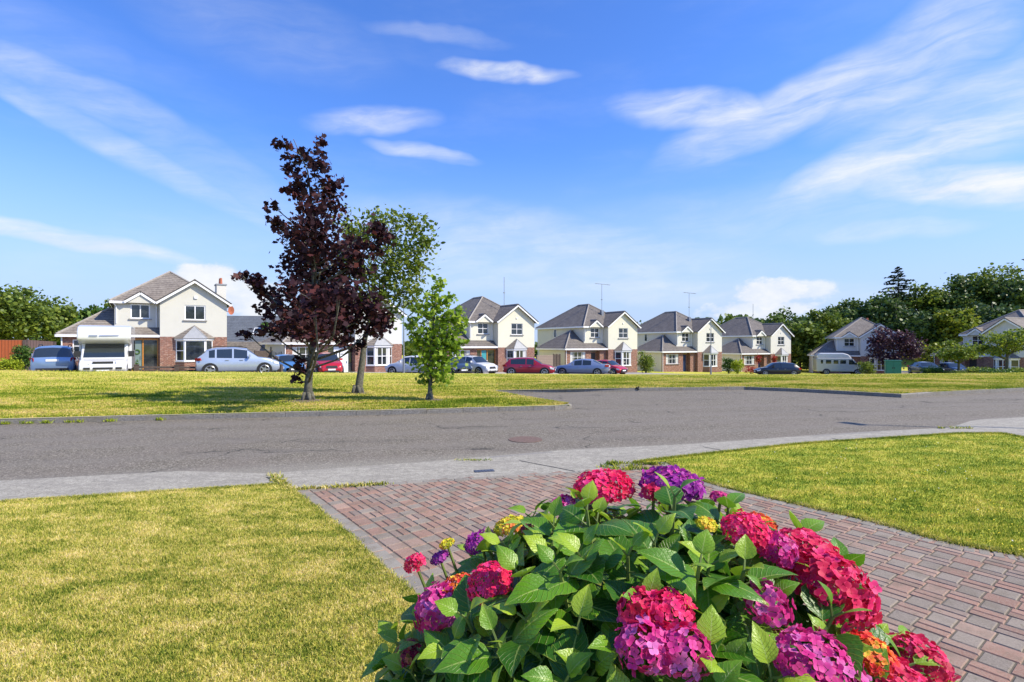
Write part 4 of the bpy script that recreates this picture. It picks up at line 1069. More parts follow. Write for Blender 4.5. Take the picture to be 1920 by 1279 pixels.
# stations from tail to nose: x fraction of length, bottom z, belt z, top z, half width at belt, half width at roof, tag
# tag of the interval starting here: b body, g side glass, r rear screen, w windscreen, p pillar
PROFILES = {
    'hatch': dict(h=1.48, w=.87, st=[(0, .42, .78, .80, .66, .60, 'b'), (.012, .30, .86, .90, .76, .62, 'r'), (.10, .22, .93, 1.33, .84, .60, 'p'), (.15, .22, .94, 1.41, .86, .61, 'g'), (.30, .20, .93, 1.47, .87, .62, 'g'), (.44, .20, .92, 1.48, .87, .63, 'p'), (.46, .20, .92, 1.48, .87, .63, 'g'), (.60, .20, .91, 1.42, .87, .62, 'w'), (.745, .20, .94, .99, .86, .66, 'b'), (.88, .21, .84, .88, .82, .62, 'b'), (.965, .24, .66, .74, .73, .58, 'b'), (1, .36, .55, .60, .60, .50, '')]),
    'suv': dict(h=1.66, w=.92, st=[(0, .45, .92, .95, .72, .66, 'b'), (.012, .34, 1.0, 1.05, .82, .66, 'r'), (.115, .27, 1.05, 1.50, .90, .62, 'p'), (.15, .26, 1.06, 1.56, .915, .63, 'g'), (.22, .25, 1.06, 1.63, .92, .67, 'p'), (.24, .25, 1.05, 1.64, .92, .67, 'g'), (.42, .25, 1.03, 1.66, .92, .68, 'p'), (.44, .25, 1.03, 1.66, .92, .68, 'g'), (.60, .25, 1.01, 1.58, .92, .67, 'w'), (.735, .25, 1.04, 1.09, .91, .72, 'b'), (.88, .26, .96, 1.00, .87, .68, 'b'), (.965, .28, .78, .86, .79, .62, 'b'), (1, .38, .62, .68, .66, .55, '')]),
    'saloon': dict(h=1.44, w=.9, st=[(0, .42, .84, .88, .68, .62, 'b'), (.02, .30, .93, .98, .78, .66, 'b'), (.13, .22, .95, 1.03, .87, .68, 'r'), (.27, .20, .93, 1.36, .90, .60, 'p'), (.30, .20, .93, 1.40, .90, .61, 'g'), (.45, .20, .91, 1.44, .90, .62, 'p'), (.465, .20, .91, 1.44, .90, .62, 'g'), (.60, .20, .89, 1.36, .90, .61, 'w'), (.74, .20, .91, .95, .89, .66, 'b'), (.88, .21, .82, .86, .85, .64, 'b'), (.965, .24, .66, .73, .75, .58, 'b'), (1, .36, .55, .60, .62, .5, '')]),
    'mpv': dict(h=1.62, w=.90, st=[(0, .40, .86, .88, .74, .68, 'b'), (.010, .30, .98, 1.02, .84, .70, 'r'), (.06, .24, 1.02, 1.50, .89, .68, 'p'), (.10, .24, 1.02, 1.57, .90, .68, 'g'), (.25, .22, 1.0, 1.61, .90, .68, 'p'), (.265, .22, 1.0, 1.61, .90, .68, 'g'), (.43, .22, .97, 1.62, .90, .69, 'p'), (.445, .22, .97, 1.62, .90, .69, 'g'), (.60, .22, .95, 1.54, .90, .67, 'w'), (.79, .22, .97, 1.02, .88, .68, 'b'), (.90, .23, .88, .92, .85, .66, 'b'), (.97, .25, .72, .78, .76, .60, 'b'), (1, .36, .58, .64, .64, .54, '')]),
}


def car(name, label, kind, L, pm, loc, rz, sc=1.0, plate='plate'):
    P = PROFILES[kind]; root = empty(name, loc, R(rz), label, 'car', 'parked cars', sc)
    st = P['st']; B = MB(); G = {'windscreen': MB(), 'rear_window': MB(), 'side_window': MB(), 'side_window2': MB()}
    rows = []
    for (fx, zb, zl, zt, wb, wt, tg) in st:
        x = (fx - .5) * L; tall = zt - zl > .2
        sec = [(0, zb), (wb * .90, zb), (wb * .985, zb + .10), (wb * 1.0, zb + (zl - zb) * .5), (wb * .985, zl - .09), (wb * .94, zl),
               (wt + (wb * .94 - wt) * (.12 if tall else .5), zt - (.10 if tall else (zt - zl) * .4)), (wt * .82, zt - .025 if tall else zt - .01), (0, zt + .01)]
        rows.append([(x, a, z) for a, z in sec])
    n = len(rows[0])
    def quad(mb, p): mb.add(p, [(0, 1, 2, 3)])
    for i in range(len(rows) - 1):
        tg = st[i][6]
        for k in range(n - 1):
            for s in (1, -1):
                p = [rows[i][k], rows[i + 1][k], rows[i + 1][k + 1], rows[i][k + 1]]
                p = [(x, y * s, z) for x, y, z in p]
                if s == -1: p = p[::-1]
                if k == 5 and tg in 'g' and tg: dst = G['side_window' if s > 0 else 'side_window2']
                elif k in (6, 7) and tg == 'w': dst = G['windscreen']
                elif k in (6, 7) and tg == 'r': dst = G['rear_window']
                else: dst = B
                quad(dst, p)
                if dst is not B and k in (6, 7): pass
    for r_, rev in ((rows[0], True), (rows[-1], False)):
        pts = [(x, y, z) for x, y, z in r_] + [(x, -y, z) for x, y, z in r_[::-1][1:-1]]
        B.add(pts, [tuple(range(len(pts)))[::-1] if not rev else tuple(range(len(pts)))])
    # merge doubles for smooth shading
    def weld(o):
        import bmesh
        bm = bmesh.new(); bm.from_mesh(o.data); bmesh.ops.remove_doubles(bm, verts=bm.verts, dist=.0005); bmesh.ops.recalc_face_normals(bm, faces=bm.faces)
        for f in bm.faces: f.smooth = True
        for e in bm.edges:
            if len(e.link_faces) == 2 and e.calc_face_angle(0) > R(38): e.smooth = False
        bm.to_mesh(o.data); bm.free(); return o
    body = weld(B.build('body', pm, root))
    for k, mb in G.items():
        if mb.v: weld(mb.build(k.replace('2', ''), 'car_glass', root))
    w = P['w']; wr = .33 if kind in ('hatch', 'saloon', 'mpv') else .36
    for fx in (.165 if kind != 'saloon' else .19, .81):
        x = (fx - .5) * L
        for s in (1, -1):
            q = MB(); pts = [(x, s * (w * .90), 0)] ; m_ = 14
            arc = [(x + math.cos(a) * (wr + .055), wr + math.sin(a) * (wr + .055)) for a in [math.pi * k / m_ for k in range(m_ + 1)]]
            arc = [(x + wr + .055, .2)] + arc + [(x - wr - .055, .2)]
            q.prism([(ax, s * (w + .004), az) for ax, az in arc], (0, -s * .16, 0)); q.build('wheel_arch', 'plastic', root)
            wheel(root, x, s * (w - .085), wr, s)
    q = MB(); q.box(-L * .32, L * .29, -w * 1.005, w * 1.005, .22, .30); q.build('sill', 'plastic', root)
    zh = st[-2][2]; zt_ = st[0][2]
    for s in (1, -1):
        q = MB(); xf = L * .5 - .30; q.prism([(xf - .06, s * w * .875, zh - .08), (xf + .20, s * w * .80, zh - .14), (xf + .22, s * w * .79, zh + .0), (xf - .10, s * w * .90, zh + .07)], (.045, s * .035, 0)); q.build('headlight', 'lamp_clear', root)
        q = MB(); xr_ = -L * .5; q.prism([(xr_ + .02, s * w * .78, zt_ - .06), (xr_ + .30, s * w * .985, zt_ + .0), (xr_ + .26, s * w * .975, zt_ + .14), (xr_ + .0, s * w * .80, zt_ + .12)], (-.045, s * .03, 0)); q.build('tail_light', 'lamp_red', root)
        q = MB(); xm = L * (.615 - .5); zm = st[7][2] + .07; q.box(xm, xm + .1, *(sorted((s * w * .97, s * (w + .17)))), zm, zm + .14); q.build('door_mirror', pm, root)
        for fx in (.36, .53): q = MB(); q.box((fx - .5) * L - .09, (fx - .5) * L + .09, *(sorted((s * w * .985, s * (w + .015)))), st[5][2] - .15, st[5][2] - .12); q.build('door_handle', 'steel', root)
    q = MB(); q.prism([(L * .5 - .075, -.42, zh - .20), (L * .5 - .075, .42, zh - .20), (L * .5 - .10, .36, zh - .02), (L * .5 - .10, -.36, zh - .02)], (.09, 0, 0)); q.build('grille', 'plastic', root)
    q = MB(); q.prism([(L * .5 - .06, -.55, .30), (L * .5 - .06, .55, .30), (L * .5 - .06, .48, .42), (L * .5 - .06, -.48, .42)], (.075, 0, 0)); q.build('lower_grille', 'plastic', root)
    q = MB(); q.box(L * .5 + .012, L * .5 + .03, -.26, .26, .43, .54); q.build('number_plate', plate, root)
    q = MB(); q.box(-L * .5 - .03, -L * .5 - .004, -.26, .26, zt_ - .06, zt_ + .05); q.build('number_plate', plate, root)
    q = MB(); q.box(-L * .5 - .02, -L * .5 + .2, -w * .72, w * .72, .32, .46); q.build('rear_bumper', 'plastic', root)
    if kind in ('suv', 'mpv'):
        for s in (1, -1):
            q = MB(); q.tube([(-L * .36, s * w * .66, P['h'] - .06), (-L * .3, s * w * .66, P['h'] + .03), (L * .04, s * w * .67, P['h'] + .04), (L * .1, s * w * .67, P['h'] - .05)], .02, 6); q.build('roof_rail', 'plastic', root)
    return root


def put(px, v):
    x, y = vpt(px, v); return (x, y, tz(x, y) + .06)


paint('p_steelblue', (.20, .30, .48)); paint('p_silver', (.42, .48, .58)); paint('p_blue', (.10, .26, .52)); paint('p_red', (.50, .012, .02), .2); paint('p_white', (.66, .66, .67), .05)
paint('p_crimson', (.36, .012, .035), .3); paint('p_bluegrey', (.20, .25, .38)); paint('p_black', (.012, .013, .018), .3); paint('p_dark', (.035, .05, .075), .3); paint('p_beige', (.52, .51, .47), .1)
CARS = [('parked_car', 'steel blue estate car seen from behind, left of the motorhome', 'mpv', 4.2, 'p_steelblue', (106, 37.4), 126),
        ('parked_car', 'silver crossover with black roof rails parked side-on before the first house', 'suv', 4.35, 'p_silver', (448, 35.6), 27),
        ('parked_car', 'sky blue hatchback nosing out behind the silver crossover', 'hatch', 3.9, 'p_blue', (538, 41.5), -52),
        ('parked_car', 'bright red crossover facing the green, behind the purple maple', 'suv', 4.3, 'p_red', (611, 41.5), -60),
        ('parked_car', 'white hatchback with red tail lights, behind the young lime green tree', 'hatch', 4.0, 'p_white', (774, 38.3), 160),
        ('parked_car', 'dark grey car almost hidden behind the young tree, beside the white crossover', 'hatch', 3.9, 'p_dark', (852, 40.8), -60),
        ('parked_car', 'white crossover with black glass on the drive of the teal-door house', 'suv', 4.2, 'p_white', (889, 42.0), -38),
        ('parked_car', 'dark red hatchback parked side-on, front end toward the right', 'hatch', 4.1, 'p_crimson', (993, 36.9), -8),
        ('parked_car', 'blue-grey saloon seen from its rear corner beside the dark red hatchback', 'saloon', 4.7, 'p_bluegrey', (1090, 36.6), 163),
        ('parked_car', 'small bright red car facing out, behind the blue-grey saloon', 'hatch', 3.7, 'p_red', (1140, 41.2), -45),
        ('parked_car', 'black car alone on the far road before the last house of the row', 'hatch', 4.4, 'p_black', (1456, 36.4), 170)]
for (nm, lb, kd, L, pm, (px, v), rz) in CARS: car(nm, lb, kd, L, pm, put(px, v), rz)
for (lb, px, D, rz) in (('dark blue car nosing out from behind the round clipped bush', 1735, 57, -105), ('black car in shade behind the small tree right of the round bush', 1785, 60, -100)):
    b = base_at(px, D); car('parked_car', lb, 'saloon', 4.5, 'p_dark' if px < 1760 else 'p_black', b, rz)


def motorhome():
    x, y = vpt(202, 36.4); r = empty('motorhome', (x, y, tz(x, y) - .02), R(-57), 'white coachbuilt motorhome facing the green in front of the first house', 'motorhome')
    # +x is the nose
    W = 1.12
    def hull(mb, prof, w0, w1=None):
        mb.prism([(px_, -w0, pz) for px_, pz in prof], (0, 2 * w0, 0))
    b = MB(); prof = [(-3.0, .42), (1.05, .42), (1.05, 1.75), (1.55, 1.85), (1.95, 1.98), (2.02, 2.10), (1.96, 2.42), (1.78, 2.66), (1.35, 2.76), (-2.9, 2.80), (-3.0, 2.7)]
    hull(b, prof, W); o = b.build('body', 'p_white', r)
    bv = o.modifiers.new('bevel', 'BEVEL'); bv.width = .09; bv.segments = 3; bv.limit_method = 'ANGLE'; bv.angle_limit = R(25)
    c = MB(); prof = [(1.02, .35), (2.62, .35), (2.70, .50), (2.68, .76), (2.56, .90), (1.98, 1.04), (1.38, 1.83), (1.02, 1.83)]
    hull(c, prof, .97); o = c.build('cab', 'p_white', r); bv = o.modifiers.new('bevel', 'BEVEL'); bv.width = .06; bv.segments = 3; bv.limit_method = 'ANGLE'; bv.angle_limit = R(25)
    q = MB(); dx, dz = (1.98 - 1.38), (1.04 - 1.83); n_ = Vector((-dz, 0, dx)).normalized() * .02
    p0 = Vector((1.94, 0, 1.093)) + n_; p1 = Vector((1.41, 0, 1.79)) + n_
    q.prism([(p0.x, -.86, p0.z), (p0.x, .86, p0.z), (p1.x, .82, p1.z), (p1.x, -.82, p1.z)], -n_ * .5); q.build('windscreen', 'car_glass', r)
    for s in (1, -1):
        q = MB(); q.prism([(1.12, s * .975, 1.22), (1.76, s * .975, 1.22), (1.40, s * .975, 1.72), (1.12, s * .975, 1.72)], (0, s * .01, 0)); q.build('side_window', 'car_glass', r)
        q = MB(); q.box(1.62, 1.74, *sorted((s * 1.0, s * 1.26)), 1.12, 1.42); q.build('door_mirror', 'plastic', r)
        q = MB(); q.prism([(2.64, s * .52, .78), (2.55, s * .90, .76), (2.48, s * .93, .95), (2.60, s * .52, .92)], (.06, s * .01, .01)); q.build('headlight', 'lamp_clear', r)
        q = MB(); q.box(2.695, 2.715, *sorted((s * .52, s * .78)), .50, .60); q.build('fog_lamp', 'plastic', r)
        for xx in (1.95, -1.75):
            wheel(r, xx, s * .86, .34, s)
            q = MB(); arc = [(xx + math.cos(a) * .40, .34 + math.sin(a) * .40) for a in [math.pi * k / 12 for k in range(13)]]; yy = .975 if xx > 0 else W + .003
            q.prism([(ax, s * yy, az) for ax, az in arc], (0, -s * .1, 0)); q.build('wheel_arch', 'plastic', r)
        q = MB(); q.box(-2.2, -1.0, *sorted((s * W, s * (W + .02))), 1.45, 2.0); q.build('side_window', 'car_glass', r)
    q = MB(); q.box(2.655, 2.685, -.42, .42, .80, .90); q.build('grille', 'plastic', r)
    q = MB(); q.box(2.69, 2.72, -.40, .40, .50, .60); q.build('lower_grille', 'plastic', r)
    q = MB(); q.box(2.705, 2.73, -.26, .26, .37, .47); q.build('number_plate', 'plate', r)
    q = MB(); q.prism([(2.035, -.62, 2.17), (2.035, -.28, 2.17), (2.015, -.28, 2.25), (2.015, -.62, 2.25)], (.01, 0, 0)); q.build('stripe', 'steel', r)
    q = MB(); q.prism([(2.035, -.2, 2.19), (2.035, .6, 2.22), (2.02, .62, 2.25), (2.02, -.2, 2.24)], (.008, 0, 0)); q.build('stripe', 'alloy', r)


motorhome()


def campervan():
    x, y = vpt(1574, 41.5); r = empty('camper_van', (x, y, tz(x, y) + .05), R(-18), 'pale high-roof camper van parked before the house with the plum-leaved tree', 'van', None, 1.12)
    b = MB(); prof = [(-2.65, .40), (2.30, .40), (2.45, .55), (2.42, .95), (2.25, 1.12), (1.72, 1.25), (1.15, 1.98), (.9, 2.05), (-2.55, 2.05), (-2.68, 1.9)]
    b.prism([(a, -.98, c) for a, c in prof], (0, 1.96, 0)); o = b.build('body', 'p_beige', r); bv = o.modifiers.new('bevel', 'BEVEL'); bv.width = .10; bv.segments = 3; bv.limit_method = 'ANGLE'; bv.angle_limit = R(20)
    b = MB(); prof = [(-2.6, 2.03), (1.12, 2.0), (.75, 2.45), (.2, 2.62), (-2.3, 2.62), (-2.55, 2.4)]
    b.prism([(a, -.88, c) for a, c in prof], (0, 1.76, 0)); o = b.build('high_roof', 'p_white', r); bv = o.modifiers.new('bevel', 'BEVEL'); bv.width = .12; bv.segments = 3; bv.limit_method = 'ANGLE'; bv.angle_limit = R(20)
    q = MB(); n_ = Vector((.787, 0, .615)) * .02
    p0 = Vector((1.68, 0, 1.30)) + n_; p1 = Vector((1.22, 0, 1.89)) + n_
    q.prism([(p0.x, -.86, p0.z), (p0.x, .86, p0.z), (p1.x, .8, p1.z), (p1.x, -.8, p1.z)], -n_ * .5); q.build('windscreen', 'car_glass', r)
    for s in (1, -1):
        for (a, c) in ((-2.2, -1.95), (-1.65, -1.1), (-.85, -.35), (-.15, .45)):
            q = MB(); q.box(a, c, *sorted((s * .98, s * .992)), 1.35, 1.78); q.build('side_window', 'car_glass', r)
        q = MB(); q.prism([(.75, s * .98, 1.28), (1.50, s * .98, 1.28), (1.12, s * .98, 1.80), (.75, s * .98, 1.80)], (0, s * .012, 0)); q.build('side_window', 'car_glass', r)
        q = MB(); q.box(1.4, 1.5, *sorted((s * 1.0, s * 1.22)), 1.25, 1.5); q.build('door_mirror', 'plastic', r)
        q = MB(); q.prism([(2.44, s * .55, .80), (2.33, s * .92, .78), (2.28, s * .92, .98), (2.38, s * .55, .98)], (.05, 0, .01)); q.build('headlight', 'lamp_clear', r)
        for xx in (1.65, -1.6):
            wheel(r, xx, s * .90, .35, s)
            q = MB(); arc = [(xx + math.cos(a) * .41, .35 + math.sin(a) * .41) for a in [math.pi * k / 12 for k in range(13)]]; q.prism([(ax, s * .985, az) for ax, az in arc], (0, -s * .1, 0)); q.build('wheel_arch', 'plastic', r)
    q = MB(); q.box(2.43, 2.47, -.45, .45, .72, .84); q.build('grille', 'plastic', r)
    q = MB(); q.box(2.44, 2.49, -.9, .9, .42, .56); q.build('bumper', 'plastic', r)
    q = MB(); q.box(2.49, 2.505, -.26, .26, .44, .54); q.build('number_plate', 'plate', r)


campervan()

# ------------------------------------------------------------------ far road and drives draped on the terrain
def drape(name, quad, z, m, label, cat, n=24, mm=6):
    a, b, c, d = [Vector(q) for q in quad]; vs = []; fs = []
    for i in range(n + 1):
        p = a.lerp(b, i / n); q = d.lerp(c, i / n)
        for k in range(mm + 1):
            r_ = p.lerp(q, k / mm); vs.append((r_.x, r_.y, tz(r_.x, r_.y) + KH + z))
    for i in range(n):
        for k in range(mm): o = i * (mm + 1) + k; fs.append((o, o + mm + 1, o + mm + 2, o + 1))
    me = bpy.data.meshes.new(name); me.from_pydata(vs, [], fs); return tag(link(name, me, m), label, cat, kind='structure')


def uv(u, v): return (u * CA - v * SA, u * SA + v * CA)


drape('far_road', [uv(-30, 33.6), uv(75, 33.6), uv(75, 39.6), uv(-30, 39.6)], .05, 'asphalt', 'grey road running past the row of houses', 'road', 90, 5)
drape('far_road', [uv(70, 30), uv(100, 30), uv(100, 39.6), uv(70, 39.6)], .045, 'asphalt', 'turning head of the far road at the right', 'road', 20, 5)
for k, (u0, u1, t) in enumerate(((-20, 2.0, 'paved forecourt of the first house'), (4.5, 17, 'paved forecourt of the house with the white door'), (19, 32, 'paved forecourt of the teal-door house'), (34, 43, 'paved forecourt behind the blue-grey saloon'), (75, 92, 'paved forecourt under the camper van'))):
    drape('forecourt', [uv(u0, 39.65), uv(u1, 39.65), uv(u1, 47.5), uv(u0, 47.5)], .055, 'drive_paving', t, 'paving', 16, 8)

# ------------------------------------------------------------------ fences, gates, posts, lamps, cabinet
def fence(name, label, pts, h, m, post_m='gate_wood', post_every=1.8, zoff=0.0, cat='fence', tops=None):
    r = empty(name, (pts[0][0], pts[0][1], tz(*pts[0]) + KH + zoff), 0, label, cat)
    O = Vector((pts[0][0], pts[0][1], tz(*pts[0]) + KH + zoff))
    for (a, b) in zip(pts[:-1], pts[1:]):
        a = Vector(a); b = Vector(b); L = (b - a).length; n = max(1, round(L / post_every)); d = (b - a).normalized()
        for i in range(n):
            p = a.lerp(b, i / n); q = a.lerp(b, (i + 1) / n); z0 = tz(p.x, p.y) + KH + zoff
            ang = math.atan2(d.y, d.x)
            w = (q - p).length; P_ = MB()
            nb = max(2, int(w / .15))
            for k in range(nb):
                hh = h if not tops else h * (tops[0] + (tops[1] - tops[0]) * (i + k / nb) / n)
                P_.box(w * k / nb + .004, w * (k + 1) / nb - .004, -.012, .012, -.1, hh - rnd.uniform(0, .01))
            P_.box(0, w, .013, .05, .3, .38); P_.box(0, w, .013, .05, h * .72, h * .72 + .08)
            o = P_.build('panel', m, r); o.location = (p.x - O.x, p.y - O.y, z0 - O.z); o.rotation_euler = (0, 0, ang)
        for i in range(n + 1):
            p = a.lerp(b, i / n); z0 = tz(p.x, p.y) + KH + zoff; q = MB(); q.box(-.05, .05, -.05, .05, -.3, h * (tops[0] + (tops[1] - tops[0]) * i / n if tops else 1) + .04)
            o = q.build('post', post_m, r); o.location = (p.x - O.x, p.y - O.y + .0, z0 - O.z); o.rotation_euler = (0, 0, math.atan2(d.y, d.x))
    return r


fence('board_fence', 'orange-brown board fence at the left edge behind yellow-green shrubs', [(-33.5, 31.5), (-30.2, 33.0)], 2.05, 'fence_orange', zoff=0)
fence('board_gate', 'dark brown boarded side gate left of the first house, behind the blue estate car', [(-32.9, 36.2), (-31.6, 36.9)], 2.2, 'fence_brown', tops=(1, .95))
fence('board_fence', 'brown board fence between the orange fence and the first house', [(-34.3, 35.0), (-32.9, 36.2)], 2.15, 'fence_brown')
x, y = vpt(478, 47); x2, y2 = vpt(508, 47.5)
fence('woven_fence', 'dark woven fence panel beside the house with the white door', [(x, y), (x2, y2)], 1.75, 'gate_wood', post_every=1.9)
# curved iron gate next to it
x3, y3 = vpt(533, 47.2)
g = empty('iron_gate', (x2, y2, tz(x2, y2) + KH), math.atan2(y3 - y2, x3 - x2), 'black iron gate with a curved top beside the woven fence', 'gate')
gw_ = math.hypot(x3 - x2, y3 - y2); q = MB(); N = 9
for k in range(N + 1): t = k / N; q.bar((gw_ * t, 0, .05), (gw_ * t, 0, 1.95 - .35 * (1 - (2 * t - 1) ** 2)), .03)
q.bar((0, 0, .15), (gw_, 0, .15), .04); q.bar((0, 0, 1.1), (gw_, 0, 1.1), .04); q.build('bars', 'black_metal', g)
for t in (0, 1): q = MB(); q.bar((gw_ * t, 0, -.1), (gw_ * t, 0, 2.1), .09); q.build('post', 'black_metal', g)
x, y = vpt(1006, 47.2); x2, y2 = vpt(1038, 47.6)
fence('slatted_fence', 'sunlit horizontal slat fence between two cream gabled houses', [(x, y), (x2, y2)], 1.8, 'slat_wood', post_every=1.8)
x3, y3 = vpt(1050, 47.8)
fence('arched_gate', 'dark arched wooden side gate right of the slatted fence', [(x2, y2), (x3, y3)], 1.95, 'gate_wood', post_every=.6)
# low rail fence before the first house
x0, y0 = vpt(256, 36.6); x1, y1 = vpt(374, 36.6)
O = Vector((x0, y0, tz(x0, y0) + KH)); r = empty('rail_fence', O, 0, 'low dark timber rail fence with square posts before the first house', 'fence')
for px in (256, 331, 374):
    xx, yy = vpt(px, 36.6); zz = tz(xx, yy) + KH; q = MB(); q.box(-.11, .11, -.11, .11, -.3, .50); q.prism([(-.13, -.13, .50), (.13, -.13, .50), (.13, .13, .50), (-.13, .13, .50)], (0, 0, .05)); o = q.build('post', 'gate_wood', r); o.location = (xx - O.x, yy - O.y, zz - O.z); o.rotation_euler = (0, 0, AL)
for zr_ in (.22, .40):
    q = MB(); q.bar((0, 0, zr_), (x1 - O.x, y1 - O.y, zr_ + tz(x1, y1) + KH - O.z), .05, .12); q.build('rail', 'gate_wood', r)
q = MB(); q.box(-.12, .12, -.12, .12, -.2, .62); o = q.build('timber_bollard', 'gate_wood'); xx, yy = vpt(525, 36.0); o.location = (xx, yy, tz(xx, yy) + KH); tag(o, 'short brown timber post at the nose of the silver crossover', 'bollard')


def lamp_post(label, x, y, H, head=.5, ang=0):
    r = empty('lamp_post', (x, y, tz(x, y) + KH), ang, label, 'street lamp', 'street lamps')
    q = MB(); q.tube([(0, 0, -.3), (0, 0, 1.1)], .075, 10); q.build('base', 'steel', r)
    q = MB(); q.tube([(0, 0, 1.1), (0, 0, H)], [.05, .032], 10); q.build('pole', 'steel', r)
    q = MB(); q.prism([(-.08, -.10, H - .03), (head, -.11, H + .0), (head, .11, H + .0), (-.08, .10, H - .03)], (0, 0, .10)); hd = q.build('lamp_head', 'steel', r)
    q = MB(); q.box(.12, head - .05, -.08, .08, H - .045, H - .005); q.build('lens', 'lamp_clear', hd)


b = base_at(757, 37.5); lamp_post('grey street lamp standing by the house with the white front door', b[0], b[1], 5.35, .3, 1.2)
b = base_at(1333, 52.5); lamp_post('grey street lamp in front of the navy-door house, right of centre', b[0], b[1], 5.4, .3, 1.2)
lamp_post('street lamp out of sight that throws a thin shadow over the road', 13.9, 9.55, 6.4, .35, 2.0)

b = base_at(1674, 51.5); r = empty('utility_cabinet', (b[0], b[1], b[2] - .04), R(-26), 'teal green utility cabinet standing on the far edge of the green', 'cabinet')
q = MB(); q.box(-.62, .62, -.36, .36, 0, 1.36); o = q.build('body', 'cabinet_green', r)
q = MB(); q.prism([(-.68, -.42, 1.36), (.68, -.42, 1.36), (.68, .42, 1.36), (-.68, .42, 1.36)], (0, 0, .07)); q.build('lid', 'cabinet_green', r)
for s in (-1, 1):
    q = MB(); q.box(min(0, s * .58) + .012, max(0, s * .58) - .012, -.385, -.362, .08, 1.3); d = q.build('door', 'cabinet_green', r)
    q = MB(); q.box(s * .07 - .02, s * .07 + .02, -.41, -.386, .62, .78); q.build('handle', 'black_metal', d)
q = MB(); q.box(-.66, .66, -.4, .4, -.2, .06); q.build('plinth', 'kerb', r)

# road ironwork
p = at(985, 824.5); q = MB(); q.disc((0, 0, 0), (0, 0, 1), .30, .008, 32); o = q.build('manhole_cover', 'manhole'); o.location = (p[0], p[1], .005); tag(o, 'rusty round manhole cover in the road', 'manhole cover')
p = at(908, 883.5, .035); q = MB(); q.box(-.13, .13, -.055, .055, 0, .006)
for k in range(6): q.box(-.12 + k * .042, -.10 + k * .042, -.045, .045, .006, .009)
o = q.build('water_cover', 'drain_metal'); o.location = (p[0], p[1], .036); o.rotation_euler = (0, 0, R(14)); tag(o, 'small dark metal water cover in the footpath', 'cover')
p = at(1195, 733.5); q = MB(); q.tube([(-.08, 0, .05), (-.02, 0, .11), (.07, 0, .04)], [.02, .04, .02], 8); q.tube([(0, .0, .04), (.06, .03, .14)], .03, 6); o = q.build('rubber_scrap', 'tyre'); o.location = (p[0], p[1], .02); tag(o, 'small black scrap lying against the back kerb of the lay-by', 'litter')


# expansion joints of the path
def joint(a, b, w=.018):
    p = Vector(at(*a, .035)); q = Vector(at(*b, .035)); n = (q - p).normalized(); n = Vector((-n.y, n.x)) * w / 2
    mb = MB(); mb.add([(p.x - n.x, p.y - n.y, .039), (q.x - n.x, q.y - n.y, .039), (q.x + n.x, q.y + n.y, .039), (p.x + n.x, p.y + n.y, .039)], [(0, 1, 2, 3)])
    return mb.build('path_joint', 'joint_dark')


mat('joint_dark', (.045, .042, .038), .95)
for a, b, t in (((974, 864), (1078, 884), 'open joint across the footpath by the driveway'), ((500, 895), (540, 917), 'joint at the left end of the driveway apron'), ((1318, 838), (1378, 849), 'joint in the footpath right of the driveway'), ((1560, 822), (1590, 830), 'joint in the footpath along the right lawn')):
    tag(joint(a, b), t, 'joint', kind='structure')

# weeds
def weeds(name, pts, h, m, label, n=14):
    out = []
    for (x, y, z) in pts:
        for _ in range(n): out.append((x + rnd.gauss(0, .045), y + rnd.gauss(0, .02), z))
    return blades(name, np.array(out), h, .008, m, label, lean=1.2, cat='weeds')


W_ = [at(px, interp(FAR, px) + .5) + (.01,) for px in (8, 12, 42, 56, 84, 128, 150, 200, 210, 298, 302, 90)]
weeds('kerb_weeds', W_, .07, 'leaf_yellow_hedge', 'yellow-green weeds sprouting along the kerb foot at the left', 26)
W_ = [at(512 + k * 2.2, 893 + k * 1.9 + rnd.uniform(-3, 3), .04) + (.036,) for k in range(14)] + [at(548 + k * 9, 919 - k * .55, .04) + (.036,) for k in range(20)]
weeds('joint_weeds', W_, .045, 'blade_dry', 'dry weeds growing in the joint at the left of the driveway', 22)
W_ = [at(rnd.uniform(1130, 1260), rnd.uniform(868, 882), .04) + (.036,) for k in range(26)] + [at(px, 803, .04) + (.036,) for px in (1765, 1790, 1815, 1800)] + [at(860 + k * 4, 867.5, .0) + (.002,) for k in range(14)]
weeds('path_weeds', W_, .05, 'blade_lush', 'weeds in the path near the right lawn corner', 22)
W_ = [at(rnd.uniform(1260, 1900), 0, .0) for k in range(0)]

